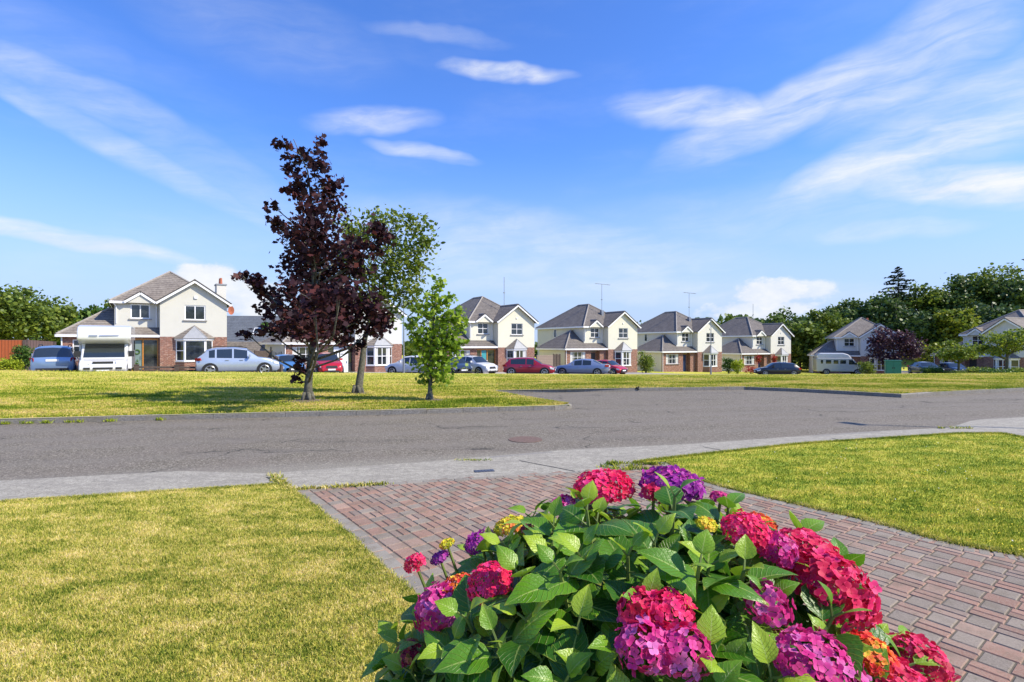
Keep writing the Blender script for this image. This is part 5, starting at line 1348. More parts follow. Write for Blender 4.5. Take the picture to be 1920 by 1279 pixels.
# ------------------------------------------------------------------ background buildings
def gable_block(name, label, loc, rz, L, D, ze, zr, wallm, roofm, sky=0, chim=False, cat='building'):
    r = empty(name, loc, R(rz), label, cat)
    w = MB(); w.box(0, L, 0, D, -1.5, ze); w.prism([(0, 0, ze), (0, D, ze), (0, D / 2, zr - .1)], (L, 0, 0)); w.build('wall', wallm, r)
    q = MB(); q.prism([(-.3, -.35, ze - .05), (L + .3, -.35, ze - .05), (L + .3, D / 2, zr), (-.3, D / 2, zr)], (0, 0, .12)); q.prism([(-.3, D + .35, ze - .05), (L + .3, D + .35, ze - .05), (L + .3, D / 2 + .001, zr), (-.3, D / 2 + .001, zr)][::-1], (0, 0, .12)); q.build('roof', roofm, r)
    sl = (zr - ze + .05) / (D / 2 + .35)
    for k in range(sky):
        x = L * (.22 + .45 * k); q = MB(); y0 = D * .2; z0 = ze - .05 + (y0 + .35) * sl + .14
        q.prism([(x, y0, z0), (x + .7, y0, z0), (x + .7, y0 + .8, z0 + .8 * sl), (x, y0 + .8, z0 + .8 * sl)], (0, 0, .06)); s = q.build('skylight', 'white_trim', r)
        q = MB(); q.prism([(x + .08, y0 + .08, z0 + .08 * sl + .061), (x + .62, y0 + .08, z0 + .08 * sl + .061), (x + .62, y0 + .72, z0 + .72 * sl + .061), (x + .08, y0 + .72, z0 + .72 * sl + .061)], (0, 0, .006)); q.build('pane', 'glass', s)
    if chim:
        q = MB(); q.box(L * .5, L * .5 + .8, D / 2 - .4, D / 2 + .4, zr - .8, zr + .9); c = q.build('chimney', 'render_white', r); q = MB(); q.tube([(L * .5 + .4, D / 2, zr + .9), (L * .5 + .4, D / 2, zr + 1.4)], [.14, .11], 8); q.build('pot', 'terracotta', c)
    q = MB(); q.box(-.2, L + .2, -.42, -.36, ze - .2, ze - .04); q.build('fascia', 'white_trim', r)
    return r


x, y = (432 - CX) / F * 62, 62.0
gable_block('slate_roofed_house', 'house with a steep grey slate roof and skylights between the first two houses', (x - 5.4, y, -1.0), 6, 10.4, 8.5, 1.9, 6.1, 'render_white', 'slate', 2, cat='house')
x, y = (424 - CX) / F * 50, 50.0
gable_block('garden_shed', 'low pale outbuilding with green-grey roof right of the first house', (x, y, -.9), 14, 7.2, 2.6, 1.35, 2.7, 'render_cream', 'tiles_grey')
x, y = (152 - CX) / F * 62, 62.0
gable_block('distant_house', 'distant slate-roofed house peeping between trees behind the first house', (x, y, -1.0), 25, 8, 7, 4.0, 6.0, 'render_white', 'slate', 0, True, cat='house')
# corner of the neighbouring house at the left edge
r = empty('neighbour_house', (-43.6, 38.0, -.2), R(38), 'white corner of a neighbouring house cut by the left edge', 'house')
q = MB(); q.box(-8, 3.2, 0, 8, -1.5, 5.1); q.build('wall', 'render_white', r)
q = MB(); q.prism([(-8, -.5, 5.1), (3.7, -.5, 5.1), (3.7, 4, 7.8), (-8, 4, 7.8)], (0, 0, .14)); q.prism([(-8, 8.5, 5.1), (3.7, 8.5, 5.1), (3.7, 4.001, 7.8), (-8, 4.001, 7.8)][::-1], (0, 0, .14)); q.build('roof', 'tiles_brown', r)
q = MB(); q.box(-8, 3.74, -.58, -.51, 4.9, 5.14); q.build('fascia', 'white_trim', r)
q = MB(); q.tube([(3.3, -.5, 4.9), (3.28, -.08, 4.6), (3.28, -.08, -1)], .05, 6); q.build('downpipe', 'white_trim', r)


# ------------------------------------------------------------------ background trees, hedges, shrubs
def round_blobs(rx, rz, zc, n=9, top=.35, seed=0):
    g = random.Random(seed); out = [(0, 0, zc, rx * .62, rx * .62, rz * .65)]
    for k in range(n):
        a = k * 2.4 + seed; t = g.uniform(-.75, .85); rr = math.sqrt(max(.05, 1 - t * t)); s = g.uniform(.30, .46)
        out.append((math.cos(a) * rr * rx * .76, math.sin(a) * rr * rx * .76, zc + t * rz * .78, rx * s, rx * s, rz * s * .85))
    return out


def bg_tree(name, label, px, top, D, wpx, leafm, nl=2600, ls=.32, group=None, seed=1, low=.0, cat='tree', trunk_frac=.2, n=10, barkm='bark', base=None, up=.35):
    b = base or base_at(px, D); x, y, z = b; ztop = CZ - (top - H0) / F * D; H = ztop - z; rx = wpx / 2 / F * D
    zb = H * trunk_frac; zc = (H + zb) / 2; rz = (H - zb) / 2
    bl = round_blobs(rx, rz, zc, n, seed=seed)
    return tree(name, label, cat, b, [(0, 0, 0, H * .022 + .04), (.05, 0, zb + .2, H * .018 + .03), (0, .1, zc, H * .012 + .02), (.05, 0, H * .85, .02)], bl, nl, ls, leafm, barkm, 'clump', group, sub=.30, up=up, twigs=0, k_per=16)


G1 = 'trees and shrubs behind the first house'
bg_tree('broadleaf_tree', 'large bushy green tree at the left edge behind the board fences', 45, 532, 47, 150, 'leaf_wood_light', 9000, .24, G1, 3, trunk_frac=.08, n=16)
bg_tree('broadleaf_tree', 'green tree with an uneven top between the large tree and the first house', 112, 572, 50, 62, 'leaf_hedge', 3600, .23, G1, 5, trunk_frac=.08, n=12)
bg_tree('broadleaf_tree', 'small pointed green tree peeping over the low roof of the first house', 180, 553, 58, 62, 'leaf_hedge', 1600, .32, G1, 7, trunk_frac=.3)
bg_tree('broadleaf_tree', 'thin treetop just left of the upper storey of the first house', 215, 546, 62, 34, 'leaf_wood_light', 700, .30, G1, 9, trunk_frac=.4)
bg_tree('broadleaf_tree', 'small dark treetop showing right of the slate-roofed house', 502, 602, 66, 40, 'leaf_hedge', 800, .3, None, 11, trunk_frac=.3)
bg_tree('broadleaf_tree', 'leafy green treetop behind the roof between the fourth and fifth gables', 1205, 597, 88, 60, 'leaf_wood_light', 1300, .36, None, 13, trunk_frac=.3)
bg_tree('broadleaf_tree', 'leafy tree behind the gap left of the young lime tree', 775, 640, 56, 44, 'leaf_wood_light', 1200, .3, None, 17, trunk_frac=.1)


def shrub(label, px, top, D, wpx, leafm, n=2600, ls=.10, seed=1, name='shrub', blobs=7, depth=.9, cat='shrub'):
    b = base_at(px, D); x, y, z = b; z -= .05; H = CZ - (top - H0) / F * D - z; rx = wpx / 2 / F * D; g = random.Random(seed)
    bl = [(0, 0, H * .48, rx * .75, rx * .7 * depth, H * .5)]
    for k in range(blobs): a = k * 6.283 / blobs + seed; bl.append((math.cos(a) * rx * .55, math.sin(a) * rx * .5 * depth, H * g.uniform(.35, .68), rx * .45, rx * .42, H * .34))
    r = empty(name, (x, y, z), 0, label, cat)
    mb = MB()
    for k in range(5): a = k * 1.25; mb.tube([(math.cos(a) * .04, math.sin(a) * .04, -.1), (math.cos(a) * rx * .3, math.sin(a) * rx * .3, H * .45)], [.03, .015], 5)
    mb.build('stems', 'bark', r)
    V, npz = leaf_cloud(in_blobs(bl, n, .26, hollow=.55, k_per=14), ls, .7, 'oval', .3); soup('foliage', V, npz, leafm, r)
    return r


shrub('low yellow-green shrub at the left edge in front of the orange fence', 18, 668, 30.5, 44, 'leaf_yellow_hedge', 2600, .10, 1)
shrub('taller green shrub between the yellow-green shrub and the blue estate car', 42, 645, 31.3, 38, 'leaf_hedge', 2600, .10, 2)
shrub('small leafy shrub between motorhome and porch of the first house', 252, 672, 34, 16, 'leaf_hedge', 900, .09, 3)
shrub('leafy bush with pale new growth against the navy-door house', 1211, 656, 60, 32, 'leaf_green', 2200, .16, 4)
shrub('dark half of the tall hedge before the last house of the row', 1366, 668, 66, 24, 'leaf_hedge', 1600, .15, 5, 'hedge', cat='hedge')
shrub('yellow-green half of the hedge before the last house of the row', 1383, 669, 65, 24, 'leaf_yellow_hedge', 1600, .15, 6, 'hedge', cat='hedge')
shrub('round clipped dark green bush on the right of the utility cabinet', 1749, 686, 50, 42, 'leaf_hedge', 4600, .085, 7, 'clipped_bush', 9, cat='bush')
shrub('yellow-green shrub under the plum-leaved tree beside the camper van', 1625, 676, 66, 32, 'leaf_green', 1600, .16, 8)
shrub('low shrub at the right between the two small green trees', 1838, 690, 46, 50, 'leaf_green', 1600, .14, 9)
shrub('low green shrub at the foot of the right-hand small tree', 1870, 694, 37, 60, 'leaf_hedge', 1800, .10, 10)
shrub('dry grassy shrub at the far right edge of the green', 1912, 690, 38, 46, 'leaf_green', 1500, .11, 12)
shrub('low planting under the small tree beside the round bush', 1797, 697, 49, 44, 'leaf_wood_light', 1300, .11, 13)

bg_tree('plum_tree', 'round plum-leaved tree in front of the right-hand houses', 1676, 610, 68, 84, 'leaf_plum', 4200, .24, None, 3, trunk_frac=.1, n=14)
bg_tree('golden_tree', 'yellow-green tree behind the plum-leaved tree', 1745, 638, 78, 56, 'leaf_gold', 1500, .30, None, 5, trunk_frac=.05)
bg_tree('garden_tree', 'small spreading green tree right of the round clipped bush', 1797, 636, 50, 76, 'leaf_green', 2600, .17, None, 8, trunk_frac=.35, n=12)
bg_tree('garden_tree', 'small airy green tree at the right edge before the last house', 1887, 618, 39, 92, 'leaf_green', 3000, .14, None, 21, trunk_frac=.35, n=13)
# clump behind the last house of the row
GW = 'woodland trees behind the houses'
for (lb, px, top, D, w, lm, nl, sd) in [
    ('tall green tree directly right of the last gable of the row', 1500, 596, 84, 70, 'leaf_wood_light', 3800, 4),
    ('bushy tree left of the camper van, lower than its neighbour', 1535, 640, 82, 56, 'leaf_wood', 2400, 6),
    ('rounded treetop above the roof of the last house of the row', 1432, 586, 108, 90, 'leaf_wood', 3000, 7),
    ('treetop right of the aerial over the last house of the row', 1490, 575, 114, 90, 'leaf_wood', 3000, 8),
    ('woodland tree with a pale crown left of the camper van house', 1545, 570, 112, 84, 'leaf_wood_light', 3200, 9),
    ('dark rounded tree left of the house beside the plum tree', 1590, 562, 118, 80, 'leaf_wood', 3200, 10),
    ('broad green tree above the roof of the camper van house', 1635, 552, 112, 92, 'leaf_wood', 3600, 11),
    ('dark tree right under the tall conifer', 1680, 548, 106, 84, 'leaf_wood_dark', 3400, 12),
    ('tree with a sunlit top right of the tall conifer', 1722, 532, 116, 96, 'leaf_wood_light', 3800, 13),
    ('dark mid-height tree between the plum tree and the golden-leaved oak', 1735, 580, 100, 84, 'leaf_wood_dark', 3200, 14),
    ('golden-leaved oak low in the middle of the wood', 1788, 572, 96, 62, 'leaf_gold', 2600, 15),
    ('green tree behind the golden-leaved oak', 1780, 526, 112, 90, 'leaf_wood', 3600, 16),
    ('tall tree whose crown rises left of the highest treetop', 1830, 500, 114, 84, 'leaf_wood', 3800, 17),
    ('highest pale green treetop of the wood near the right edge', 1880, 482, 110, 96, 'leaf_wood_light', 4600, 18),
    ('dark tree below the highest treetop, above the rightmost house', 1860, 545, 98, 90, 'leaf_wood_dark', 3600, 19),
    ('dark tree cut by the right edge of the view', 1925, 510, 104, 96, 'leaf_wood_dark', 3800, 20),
    ('tree beyond the right edge, its crown just touching the view', 1990, 492, 104, 96, 'leaf_wood', 2600, 22)]:
    bg_tree('woodland_tree', lb, px, top, D, w, lm, int(nl * 1.5), .50, GW, sd, trunk_frac=.04, n=15)


def conifer(label, px, top, D, wpx, seed=1, botpx=560):
    b = base_at(px, D); ztop = CZ - (top - H0) / F * D; H = ztop - b[2]; g = random.Random(seed); r = empty('cedar_tree', b, 0, label, 'tree')
    mb = MB(); mb.tube([(0, 0, -.3), (.1, 0, H * .5), (0, 0, H)], [.35, .2, .04], 8); pts = []
    zlow = CZ - (botpx - H0) / F * D - b[2]; hw = wpx / 2 / F * D
    for k in range(38):
        t = k / 37; z = zlow + (H - zlow) * t; L = hw * (1 - t ** 2.2 * .85) * g.uniform(.5, 1.12); a = k * 2.4 + g.uniform(-.4, .4)
        e = Vector((math.cos(a) * L, math.sin(a) * L, z - .05 * L + g.uniform(-.2, .2))); mb.tube([(0, 0, z - .2), tuple(Vector((0, 0, z)).lerp(e, .5) + Vector((0, 0, .1))), tuple(e)], [.07, .05, .02], 5)
        for _ in range(int(20 * L)):
            s = g.uniform(.25, 1.05); w = .32 * L * (1 - abs(s - .6)); p = Vector((0, 0, z)).lerp(e, s); pts.append((p.x + g.gauss(0, w * .45), p.y + g.gauss(0, w * .45), p.z + g.gauss(0, .09)))
    mb.build('trunk', 'bark', r); V, npz = leaf_cloud(pts, .42, .7, 'clump', 1.2); soup('crown', V, npz, 'leaf_conifer', r)


conifer('dark layered conifer standing above the wood', 1684, 500, 112, 66, 3)
conifer('dark conifer whose tiers reach in from the right edge', 1935, 468, 112, 60, 5)

# woodland floor and far mass
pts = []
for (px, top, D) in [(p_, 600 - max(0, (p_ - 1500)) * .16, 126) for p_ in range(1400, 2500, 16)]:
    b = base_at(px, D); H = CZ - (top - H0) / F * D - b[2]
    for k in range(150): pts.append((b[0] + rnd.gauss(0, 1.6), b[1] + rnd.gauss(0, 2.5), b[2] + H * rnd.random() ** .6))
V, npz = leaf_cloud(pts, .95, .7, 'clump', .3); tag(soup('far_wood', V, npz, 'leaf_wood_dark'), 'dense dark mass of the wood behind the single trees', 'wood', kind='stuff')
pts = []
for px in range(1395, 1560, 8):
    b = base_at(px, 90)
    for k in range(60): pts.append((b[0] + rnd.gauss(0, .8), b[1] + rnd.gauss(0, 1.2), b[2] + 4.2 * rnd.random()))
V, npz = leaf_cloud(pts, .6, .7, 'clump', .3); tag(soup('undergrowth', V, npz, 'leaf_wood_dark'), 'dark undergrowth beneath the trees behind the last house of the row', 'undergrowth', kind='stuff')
# distant hedge line so that no bare horizon shows between houses
pts = []
for px in range(-1200, 1400, 7):
    D = 175; b = base_at(px, D); H = 4.0 + 2.2 * math.sin(px * .03) * math.sin(px * .011 + 1) + 1.3 * math.sin(px * .13)
    for k in range(34): pts.append((b[0] + rnd.gauss(0, 1.2), D + rnd.gauss(0, 2), b[2] + max(.5, H) * rnd.random() ** .7))
V, npz = leaf_cloud(pts, 1.3, .7, 'clump', .3); tag(soup('far_hedge', V, npz, 'leaf_wood'), 'distant hedge line behind the houses', 'hedge', kind='stuff')

# hanging baskets of the last house, flowers
def basket(label, px, py, D):
    x = (px - CX) / F * D; z = CZ - (py - H0) / F * D; r = empty('hanging_basket', (x, D, z), 0, label, 'hanging basket', 'hanging baskets by the door of the last house')
    V, npz = leaf_cloud(in_blobs([(0, 0, 0, .42, .35, .34), (0, 0, -.35, .3, .28, .3)], 700, .34), .10, .8); soup('flowers', V, npz, 'petal_red', r)
    V, npz = leaf_cloud(in_blobs([(0, 0, -.1, .36, .3, .3)], 160, .3), .10, .8); soup('leaves', V, npz, 'leaf_hedge', r)
    q = MB(); q.tube([(-.26, 0, -.28), (-.2, 0, -.45), (.2, 0, -.45), (.26, 0, -.28)], .03, 6); q.bar((0, 0, 0), (0, .1, .75), .02); q.build('basket', 'black_metal', r)


basket('red hanging basket left of the navy door of the last house', 1421, 672, 70.0)
basket('red hanging basket beside the bay of the last house', 1451, 671, 70.5)
shrub('low bed of red and white flowers by the path of the last house', 1408, 686, 66, 22, 'petal_red', 500, .12, 15, 'flower_bed')
shrub('patch of red flowers beneath the garden tree behind the dark blue car', 1722, 680, 72, 24, 'petal_red', 500, .14, 16, 'flower_bed')


# ------------------------------------------------------------------ hydrangea in the foreground
def m_leaf(dark):
    def f(T, t, b):
        uvn = T.n('ShaderNodeAttribute', attribute_name='LUV'); x, y, z = T.xyz(uvn.outputs['Vector'])   # x 0..1 along, y -1..1 across, z random
        ay = T.math('ABSOLUTE', y)
        q = T.math('SUBTRACT', T.math('MULTIPLY', x, 9.0), T.math('MULTIPLY', ay, 2.6)); fr = T.math('ABSOLUTE', T.math('SUBTRACT', T.math('FRACT', q), .5))
        vein = T.mapr(fr, .40, .5, 0, 1); mid = T.mapr(ay, .07, .015, 0, 1)
        g = T.n('ShaderNodeNewGeometry'); n = T.noise(g.outputs['Position'], 18, 3)
        fine = T.noise(g.outputs['Position'], 220, 2)
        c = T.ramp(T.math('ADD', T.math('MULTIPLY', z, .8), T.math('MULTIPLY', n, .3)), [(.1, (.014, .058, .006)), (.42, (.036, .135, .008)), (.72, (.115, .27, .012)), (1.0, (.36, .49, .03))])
        c = T.mix(T.math('MULTIPLY', vein, .5), c, (.30, .44, .07, 1)); c = T.mix(T.math('MULTIPLY', mid, .75), c, (.36, .46, .12, 1))
        edge = T.mapr(ay, .93, 1.0, 0, .5); c = T.mix(edge, c, (.30, .36, .06, 1))
        sp = T.noise(g.outputs['Position'], 46, 3, .6); c = T.mix(T.mapr(sp, .70, .76, 0, .75), c, (.16, .10, .03, 1)); c = T.mix(T.mapr(T.math('MULTIPLY', n, T.mapr(x, .5, 1.0, 0, 1)), .52, .64, 0, .7), c, (.42, .34, .05, 1))
        t.links.new(c, b.inputs['Base Color']); b.inputs['Roughness'].default_value = .38; b.inputs['Specular IOR Level'].default_value = .45
        h = T.math('ADD', T.math('SUBTRACT', 1.0, T.math('MULTIPLY', vein, .8)), T.math('MULTIPLY', fine, .35)); bumpin(T, t, b, h, .6, .005)
        tr = T.n('ShaderNodeBsdfTranslucent'); hs = T.n('ShaderNodeHueSaturation'); T.inp(hs, 'Color', c); T.inp(hs, 'Value', 1.5); t.links.new(hs.outputs[0], tr.inputs[0])
        mx = T.n('ShaderNodeMixShader'); mx.inputs[0].default_value = .24; t.links.new(b.outputs[0], mx.inputs[1]); t.links.new(tr.outputs[0], mx.inputs[2]); t.links.new(mx.outputs[0], t.nodes['Material Output'].inputs[0])
    return f


custom('hydrangea_leaf', m_leaf(False), .4)
mat('green_stem', (.12, .17, .035), .6, var=.3, vscale=30)


def petal_mat(name, cols, centre=None):
    m = bpy.data.materials.new(name); m.use_nodes = True; t = m.node_tree; T = NT(t); b = t.nodes['Principled BSDF']
    a = T.n('ShaderNodeAttribute', attribute_name='LUV'); x, y, z = T.xyz(a.outputs['Vector'])   # x: 0 centre..1 rim, z floret random
    c = T.ramp(z, cols)
    rim = T.mapr(x, .55, 1.0, 0, .35)
    c2 = T.n('ShaderNodeHueSaturation'); T.inp(c2, 'Color', c); T.inp(c2, 'Value', 1.5); T.inp(c2, 'Saturation', .88)
    c = T.mix(rim, c, c2.outputs[0])
    if centre: c = T.mix(T.mapr(x, .32, .08, 0, .9), c, (*centre, 1))
    t.links.new(c, b.inputs['Base Color']); b.inputs['Roughness'].default_value = .55; b.inputs['Specular IOR Level'].default_value = .25
    tr = T.n('ShaderNodeBsdfTranslucent'); t.links.new(c, tr.inputs[0]); mx = T.n('ShaderNodeMixShader'); mx.inputs[0].default_value = .30
    t.links.new(b.outputs[0], mx.inputs[1]); t.links.new(tr.outputs[0], mx.inputs[2]); t.links.new(mx.outputs[0], t.nodes['Material Output'].inputs[0]); MATS[name] = m


petal_mat('petal_crimson', [(0, (.44, .004, .04)), (.5, (.66, .012, .085)), (1, (.78, .04, .20))])
petal_mat('petal_pink', [(0, (.62, .005, .06)), (.5, (.84, .012, .13)), (1, (.84, .06, .26))])
petal_mat('petal_magenta', [(0, (.42, .008, .13)), (.5, (.66, .03, .25)), (1, (.70, .17, .48))])
petal_mat('petal_violet', [(0, (.14, .008, .16)), (.5, (.30, .02, .30)), (.8, (.52, .05, .38)), (1, (.68, .06, .26))])
petal_mat('petal_yellow', [(0, (.42, .48, .02)), (.5, (.72, .62, .03)), (.8, (.80, .50, .03)), (1, (.75, .2, .05))])
petal_mat('petal_orange', [(0, (.66, .01, .04)), (.5, (.78, .035, .03)), (.72, (.84, .22, .02)), (.9, (.84, .60, .05))])
petal_mat('petal_dusk', [(0, (.20, .008, .04)), (.6, (.38, .02, .08)), (1, (.45, .25, .05))])

HC = np.array([.26, 1.02, .575]); HR = np.array([.645, .59, .85])


def on_dome(px, py, k=1.0):
    d = np.array([(px - CX) / F, 1, -(py - H0) / F]); o = (np.array([0, 0, CZ]) - HC) / (HR * k); dd = d / (HR * k)
    A = dd @ dd; Bq = o @ dd; Cq = o @ o - 1; disc = Bq * Bq - A * Cq
    t = (-Bq - math.sqrt(disc)) / A if disc > 0 else -Bq / A
    p = np.array([0, 0, CZ]) + d * t; n = (p - HC) / HR ** 2; return p, n / np.linalg.norm(n)


def attr_luv(o, data):
    a = o.data.attributes.new('LUV', 'FLOAT_VECTOR', 'POINT'); a.data.foreach_set('vector', np.asarray(data, np.float32).ravel())


# leaf template: 9 x 5 grid
NU, NV = 11, 7
LT = []
for i in range(NU):
    u = i / (NU - 1); w = (math.sin(math.pi * min(1, u) ** .72)) ** .9 * .52 * (1 - .30 * u * u) if 0 < u < 1 else 0
    w *= (1 + (.05 if i % 2 else -.03))
    for j in range(NV): LT.append((u, (j / (NV - 1) * 2 - 1), w))
LT = np.array(LT)
LF = [(i * NV + j, (i + 1) * NV + j, (i + 1) * NV + j + 1, i * NV + j + 1) for i in range(NU - 1) for j in range(NV - 1)]


def frame(n, a):
    n = np.array(n, float); n /= np.linalg.norm(n); t = np.cross(n, [0, 0, 1.0]) if abs(n[2]) < .95 else np.cross(n, [0, 1.0, 0]); t /= np.linalg.norm(t); b = np.cross(n, t)
    return t * math.cos(a) + b * math.sin(a)


LV, LUVS = [], []


def add_leaf(p, out, upv, L, wid, droop, cup, rv, roll=0.0):
    """p base, out direction of growth, upv leaf normal"""
    out = np.array(out, float); out /= np.linalg.norm(out); upv = np.array(upv, float) - out * np.dot(upv, out); upv /= np.linalg.norm(upv); sd = np.cross(out, upv)
    sd = sd * math.cos(roll) + upv * math.sin(roll); upv = np.cross(sd, out)
    u, s, w = LT[:, 0], LT[:, 1], LT[:, 2]
    x = u * L * (1 - .12 * droop * u); side = s * w * L * wid
    z = -droop * L * u ** 2 * .5 + cup * np.abs(side) * .9 - .012 * L * np.cos(u * 9 * 2 * np.pi - np.abs(s) * 2.6 * 2 * np.pi) * .5 * (np.abs(s) > .1) * (u < .93) - np.abs(s) ** 2 * .05 * L * (cup < .2)
    V = p + out[None, :] * x[:, None] + sd[None, :] * side[:, None] + upv[None, :] * z[:, None]
    LV.append(V); LUVS.append(np.c_[u, s, np.full(len(u), rv)])


HB = empty('hydrangea_bush', (float(HC[0]), float(HC[1]), .05), 0, 'large leafy hydrangea bush with pink and purple flower heads in the foreground', 'bush')
Ob = np.array([HC[0], HC[1], .05])
hr = random.Random(5)
HEADS = [  # px, py, rx, ry, colour, florets scale, label
    (1133, 915, 56, 30, 'petal_pink', 1, 'wide hot pink flower head at the top left of the bush'), (1260, 909, 58, 27, 'petal_violet', 1, 'deep purple flower head at the very top of the bush'),
    (1226, 926, 24, 14, 'petal_crimson', 1, 'small crimson flower head under the purple one at the top'), (1056, 943, 22, 11, 'petal_magenta', .8, 'small magenta flower head peeping out left of the top'),
    (955, 986, 30, 15, 'petal_yellow', .7, 'flat yellow budding flower head on the left shoulder'), (988, 992, 12, 9, 'petal_dusk', .6, 'tiny reddish bud cluster beside the yellow flower head'),
    (901, 1016, 31, 16, 'petal_violet', .8, 'small violet flower head on the left shoulder'), (838, 1020, 15, 9, 'petal_yellow', .6, 'tiny yellow-green bud cluster on the left'),
    (778, 1056, 20, 17, 'petal_crimson', .8, 'small crimson flower head at the far left'), (824, 1046, 18, 9, 'petal_violet', .7, 'tiny violet flower head at the far left'),
    (826, 1140, 50, 50, 'petal_magenta', 1.1, 'large drooping magenta flower head on the left side'), (856, 1101, 32, 17, 'petal_orange', .7, 'orange and yellow flower head above the drooping magenta one'),
    (920, 1093, 44, 29, 'petal_pink', .75, 'small-petalled pink flower head left of centre'), (763, 1224, 27, 20, 'petal_dusk', .7, 'dark red half-open flower head at the lower left'),
    (1198, 1146, 40, 34, 'petal_crimson', .95, 'crimson flower head behind the lower middle magenta heads'), (1253, 1150, 44, 34, 'petal_pink', .9, 'pink flower head behind the lower middle magenta heads'),
    (1208, 1212, 50, 52, 'petal_magenta', 1, 'big magenta flower head at lower middle, the left one of two'), (1282, 1222, 50, 54, 'petal_magenta', 1, 'big magenta flower head at lower middle, the right one of two'),
    (1325, 983, 19, 13, 'petal_yellow', .6, 'pale yellow bud cluster near the top centre'), (1428, 980, 28, 16, 'petal_orange', .8, 'orange-red flower head at the upper right'),
    (1400, 1000, 46, 32, 'petal_pink', .85, 'pink flower head below the orange one at the upper right'), (1456, 1032, 38, 34, 'petal_magenta', .85, 'magenta flower head left of the big crimson heads'),
    (1512, 1046, 62, 42, 'petal_crimson', 1.15, 'big crimson flower head, upper one at the right'), (1560, 1105, 76, 62, 'petal_crimson', 1.25, 'largest crimson flower head at the right'),
    (1610, 1145, 34, 34, 'petal_crimson', 1, 'crimson flower head hanging at the tip right of the largest'), (1440, 1136, 40, 52, 'petal_magenta', 1.1, 'magenta flower head in half shade under the right-hand leaves'),
    (1636, 1226, 44, 30, 'petal_orange', .8, 'red flower head with yellow buds at the lower right'), (1725, 1242, 52, 38, 'petal_crimson', 1, 'crimson flower head at the far lower right'),
    (1540, 1262, 86, 38, 'petal_magenta', 1, 'wide magenta flower head cut by the bottom edge at the right'), (898, 1222, 26, 26, 'petal_violet', .8, 'purple flower head in deep shade at the lower left'),
    (1352, 934, 20, 10, 'petal_magenta', .8, 'small magenta flower head right of the purple one at the top'), (1420, 1078, 24, 12, 'petal_crimson', .9, 'crimson florets in shade between leaves on the right'),
    (1690, 1290, 60, 30, 'petal_crimson', 1, 'crimson flower head half below the bottom edge at the lower right'), (1075, 992, 18, 9, 'petal_violet', .8, 'purple florets half hidden under the upper leaves')]
DEEP = {'purple flower head in deep shade at the lower left': .86, 'crimson florets in shade between leaves on the right': .9, 'purple florets half hidden under the upper leaves': .9, 'magenta flower head in half shade under the right-hand leaves': .96}
stems = MB(); headpos = []
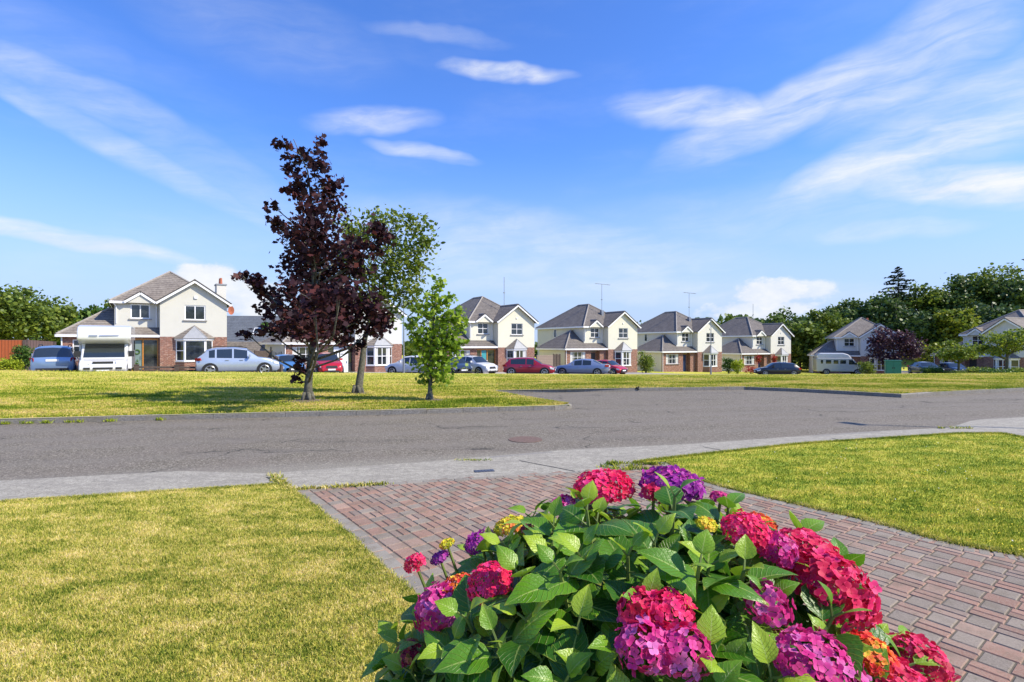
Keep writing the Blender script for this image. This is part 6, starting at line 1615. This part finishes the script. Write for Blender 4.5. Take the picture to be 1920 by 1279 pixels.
for hi, (px, py, rx, ry, pm, fs_, lb) in enumerate(HEADS):
    k = DEEP.get(lb, .975); p, n = on_dome(px, py, k); d = p[1]; rX = rx / F * d * .92; rY = ry / F * d * .97
    flat = pm in ('petal_yellow', 'petal_orange') or fs_ < .75
    rz_ = min(rX, rY) * (1.0 if not flat else .6); rz_ = max(min(rz_, rX * .8), rX * .45)
    ax = n * .7 + np.array([0, -.25, .6]); ax /= np.linalg.norm(ax)
    t1 = np.cross(ax, [0, 1, 0]); t1 /= np.linalg.norm(t1); t2 = np.cross(ax, t1)
    headpos.append((p, rX, rz_))
    fl = .0070 * fs_ * (1.1 if fs_ > .85 else .85)          # floret petal length
    area = 2 * math.pi * rX * max(rz_, rX * .7); nf = int(min(1150, area / (fl * fl * 1.35))); V = []; U = []
    for i in range(nf):
        ct = 1 - (i + .5) / nf * 1.35; st_ = math.sqrt(max(0, 1 - ct * ct)); ph = i * 2.39996
        qx, qy = math.cos(ph) * st_, math.sin(ph) * st_; rr = 1 + hr.gauss(0, .04) + .075 * math.sin(qx * 7.3 + hi * 2.1) * math.cos(qy * 6.1 + hi) + .05 * math.sin(qx * 13 + qy * 11 + hi); q = (t1 * math.cos(ph) + t2 * math.sin(ph)) * st_ * rX * rr + ax * ct * rz_ * rr
        nn = (t1 * math.cos(ph) + t2 * math.sin(ph)) * st_ / rX + ax * ct / rz_; nn /= np.linalg.norm(nn); nn = nn + np.array([hr.gauss(0, .32), hr.gauss(0, .32), hr.gauss(0, .32)]); nn /= np.linalg.norm(nn)
        a0 = hr.uniform(0, 6.28); rv = min(1, max(0, hr.gauss(.5, .26) + .25 * math.sin(ph * 2 + hi) * st_)); c0 = p - Ob + q
        if pm == 'petal_orange' or pm == 'petal_violet': rv = min(1, max(0, rv * .6 + .4 * (ct * .6 + .3)))
        e1 = frame(nn, a0); e2 = np.cross(nn, e1); L_ = fl * hr.uniform(.8, 1.2); cup = hr.uniform(.05, .5)
        for m_ in range(4):
            a = m_ * math.pi / 2 + hr.uniform(-.15, .15); du = e1 * math.cos(a) + e2 * math.sin(a); dv = np.cross(nn, du); wv = L_ * .56
            tip = hr.uniform(-.15, .25)
            P4 = [c0 + du * L_ * .06, c0 + du * L_ * .55 - dv * wv + nn * L_ * cup * .45, c0 + du * L_ * 1.02 - dv * wv * .55 + nn * L_ * (cup * .6 + tip), c0 + du * L_ * 1.1 + nn * L_ * (cup * .55 + tip * .6),
                  c0 + du * L_ * 1.02 + dv * wv * .55 + nn * L_ * (cup * .6 + tip), c0 + du * L_ * .55 + dv * wv + nn * L_ * cup * .45, c0 + du * L_ * .6 + nn * L_ * cup * .2]
            V += P4; U += [(0, 0, rv), (.6, 0, rv), (1, 0, rv), (1, 0, rv), (1, 0, rv), (.6, 0, rv), (.5, 0, rv)]
    o = soup('flower_head', np.array(V), 7, pm, HB, smooth=False, faces=[(0, 1, 6), (1, 2, 6), (2, 3, 6), (3, 4, 6), (4, 5, 6), (5, 0, 6)])
    attr_luv(o, U); tag(o, lb)
    # stem running down into the bush, thin stalks inside the head
    stems.tube([tuple(p - Ob - ax * rz_ * .1), tuple(p - Ob - ax * .10 - np.array([0, 0, .03])), tuple((p - Ob) * .6 + np.array([0, 0, .02]))], [.003, .0038, .007], 6)
    for _ in range(7):
        a = hr.uniform(0, 6.28); e = p - Ob + (t1 * math.cos(a) + t2 * math.sin(a)) * rX * .6 + ax * rz_ * .3; stems.tube([tuple(p - Ob - ax * rz_ * .5), tuple(e)], [.002, .001], 4)

# shoots: whorls of opposite leaf pairs on the dome, kept clear of the flower heads
cand = 0; shoots = []
while len(shoots) < 620 and cand < 30000:
    cand += 1
    z = hr.uniform(-.35, 1) if len(shoots) % 3 else hr.uniform(.25, 1); a = hr.uniform(0, 2 * math.pi); s = math.sqrt(1 - z * z); dvec = np.array([math.cos(a) * s, math.sin(a) * s, z]); kk = hr.uniform(.86, 1.0)
    p = HC + dvec * HR * kk; n = dvec / HR; n /= np.linalg.norm(n)
    if p[1] < .40 or p[2] < .12: continue
    if any(np.linalg.norm(p - q) < .045 for q, _ in shoots): continue
    close = min(np.linalg.norm(p - hp) / max(hx, .03) for hp, hx, hz in headpos)
    if close < .98: continue
    if close < 1.6: p = HC + dvec * HR * min(kk, .95)
    shoots.append((p, n))
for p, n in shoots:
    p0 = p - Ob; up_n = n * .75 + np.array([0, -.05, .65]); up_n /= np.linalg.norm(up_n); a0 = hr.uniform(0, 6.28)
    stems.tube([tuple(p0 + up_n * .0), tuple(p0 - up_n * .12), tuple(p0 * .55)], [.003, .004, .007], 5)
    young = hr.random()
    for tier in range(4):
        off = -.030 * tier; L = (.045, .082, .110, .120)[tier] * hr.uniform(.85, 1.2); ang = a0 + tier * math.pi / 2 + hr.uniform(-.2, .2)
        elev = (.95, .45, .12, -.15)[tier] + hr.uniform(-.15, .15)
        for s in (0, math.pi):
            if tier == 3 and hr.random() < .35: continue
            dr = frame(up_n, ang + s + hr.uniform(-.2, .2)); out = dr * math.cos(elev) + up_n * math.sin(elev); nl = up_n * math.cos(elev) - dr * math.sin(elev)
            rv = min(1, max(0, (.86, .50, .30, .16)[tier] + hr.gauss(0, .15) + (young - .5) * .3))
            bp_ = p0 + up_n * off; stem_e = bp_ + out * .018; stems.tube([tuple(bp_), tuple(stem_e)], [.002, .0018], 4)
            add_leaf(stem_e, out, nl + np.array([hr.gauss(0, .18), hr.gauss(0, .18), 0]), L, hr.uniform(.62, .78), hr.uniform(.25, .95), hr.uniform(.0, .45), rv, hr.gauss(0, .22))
# inner, shaded leaves fill the body
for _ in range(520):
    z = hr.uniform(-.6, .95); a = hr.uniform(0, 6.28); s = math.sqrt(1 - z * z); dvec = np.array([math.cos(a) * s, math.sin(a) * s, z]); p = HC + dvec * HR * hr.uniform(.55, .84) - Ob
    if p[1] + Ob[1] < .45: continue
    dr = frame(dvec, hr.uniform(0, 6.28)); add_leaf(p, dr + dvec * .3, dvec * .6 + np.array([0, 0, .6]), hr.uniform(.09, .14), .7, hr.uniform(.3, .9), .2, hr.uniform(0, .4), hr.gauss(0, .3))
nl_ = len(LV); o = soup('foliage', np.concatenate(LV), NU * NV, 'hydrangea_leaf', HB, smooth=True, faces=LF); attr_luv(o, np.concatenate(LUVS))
stems.tube([(0, 0, -.05), (0, 0, .3)], [.04, .03], 8)
for k in range(22): a = k * .9; stems.tube([(math.cos(a) * .03, math.sin(a) * .03, -.03), (math.cos(a) * .18, math.sin(a) * .16, .35), (math.cos(a) * .38, math.sin(a) * .34, .75)], [.012, .009, .006], 5)
stems.build('stems', 'green_stem', HB)
# bed of soil under the bush
V = [(HC[0], HC[1], .075)]; n = 30
for k in range(n): a = 2 * math.pi * k / n; V.append((HC[0] + math.cos(a) * .75, HC[1] + math.sin(a) * .68, .06))
mb = MB(); mb.add(V, [(0, 1 + k, 1 + (k + 1) % n) for k in range(n)]); tag(mb.build('flower_bed_soil', 'soil'), 'dark soil under the hydrangea bush', 'soil', kind='structure')
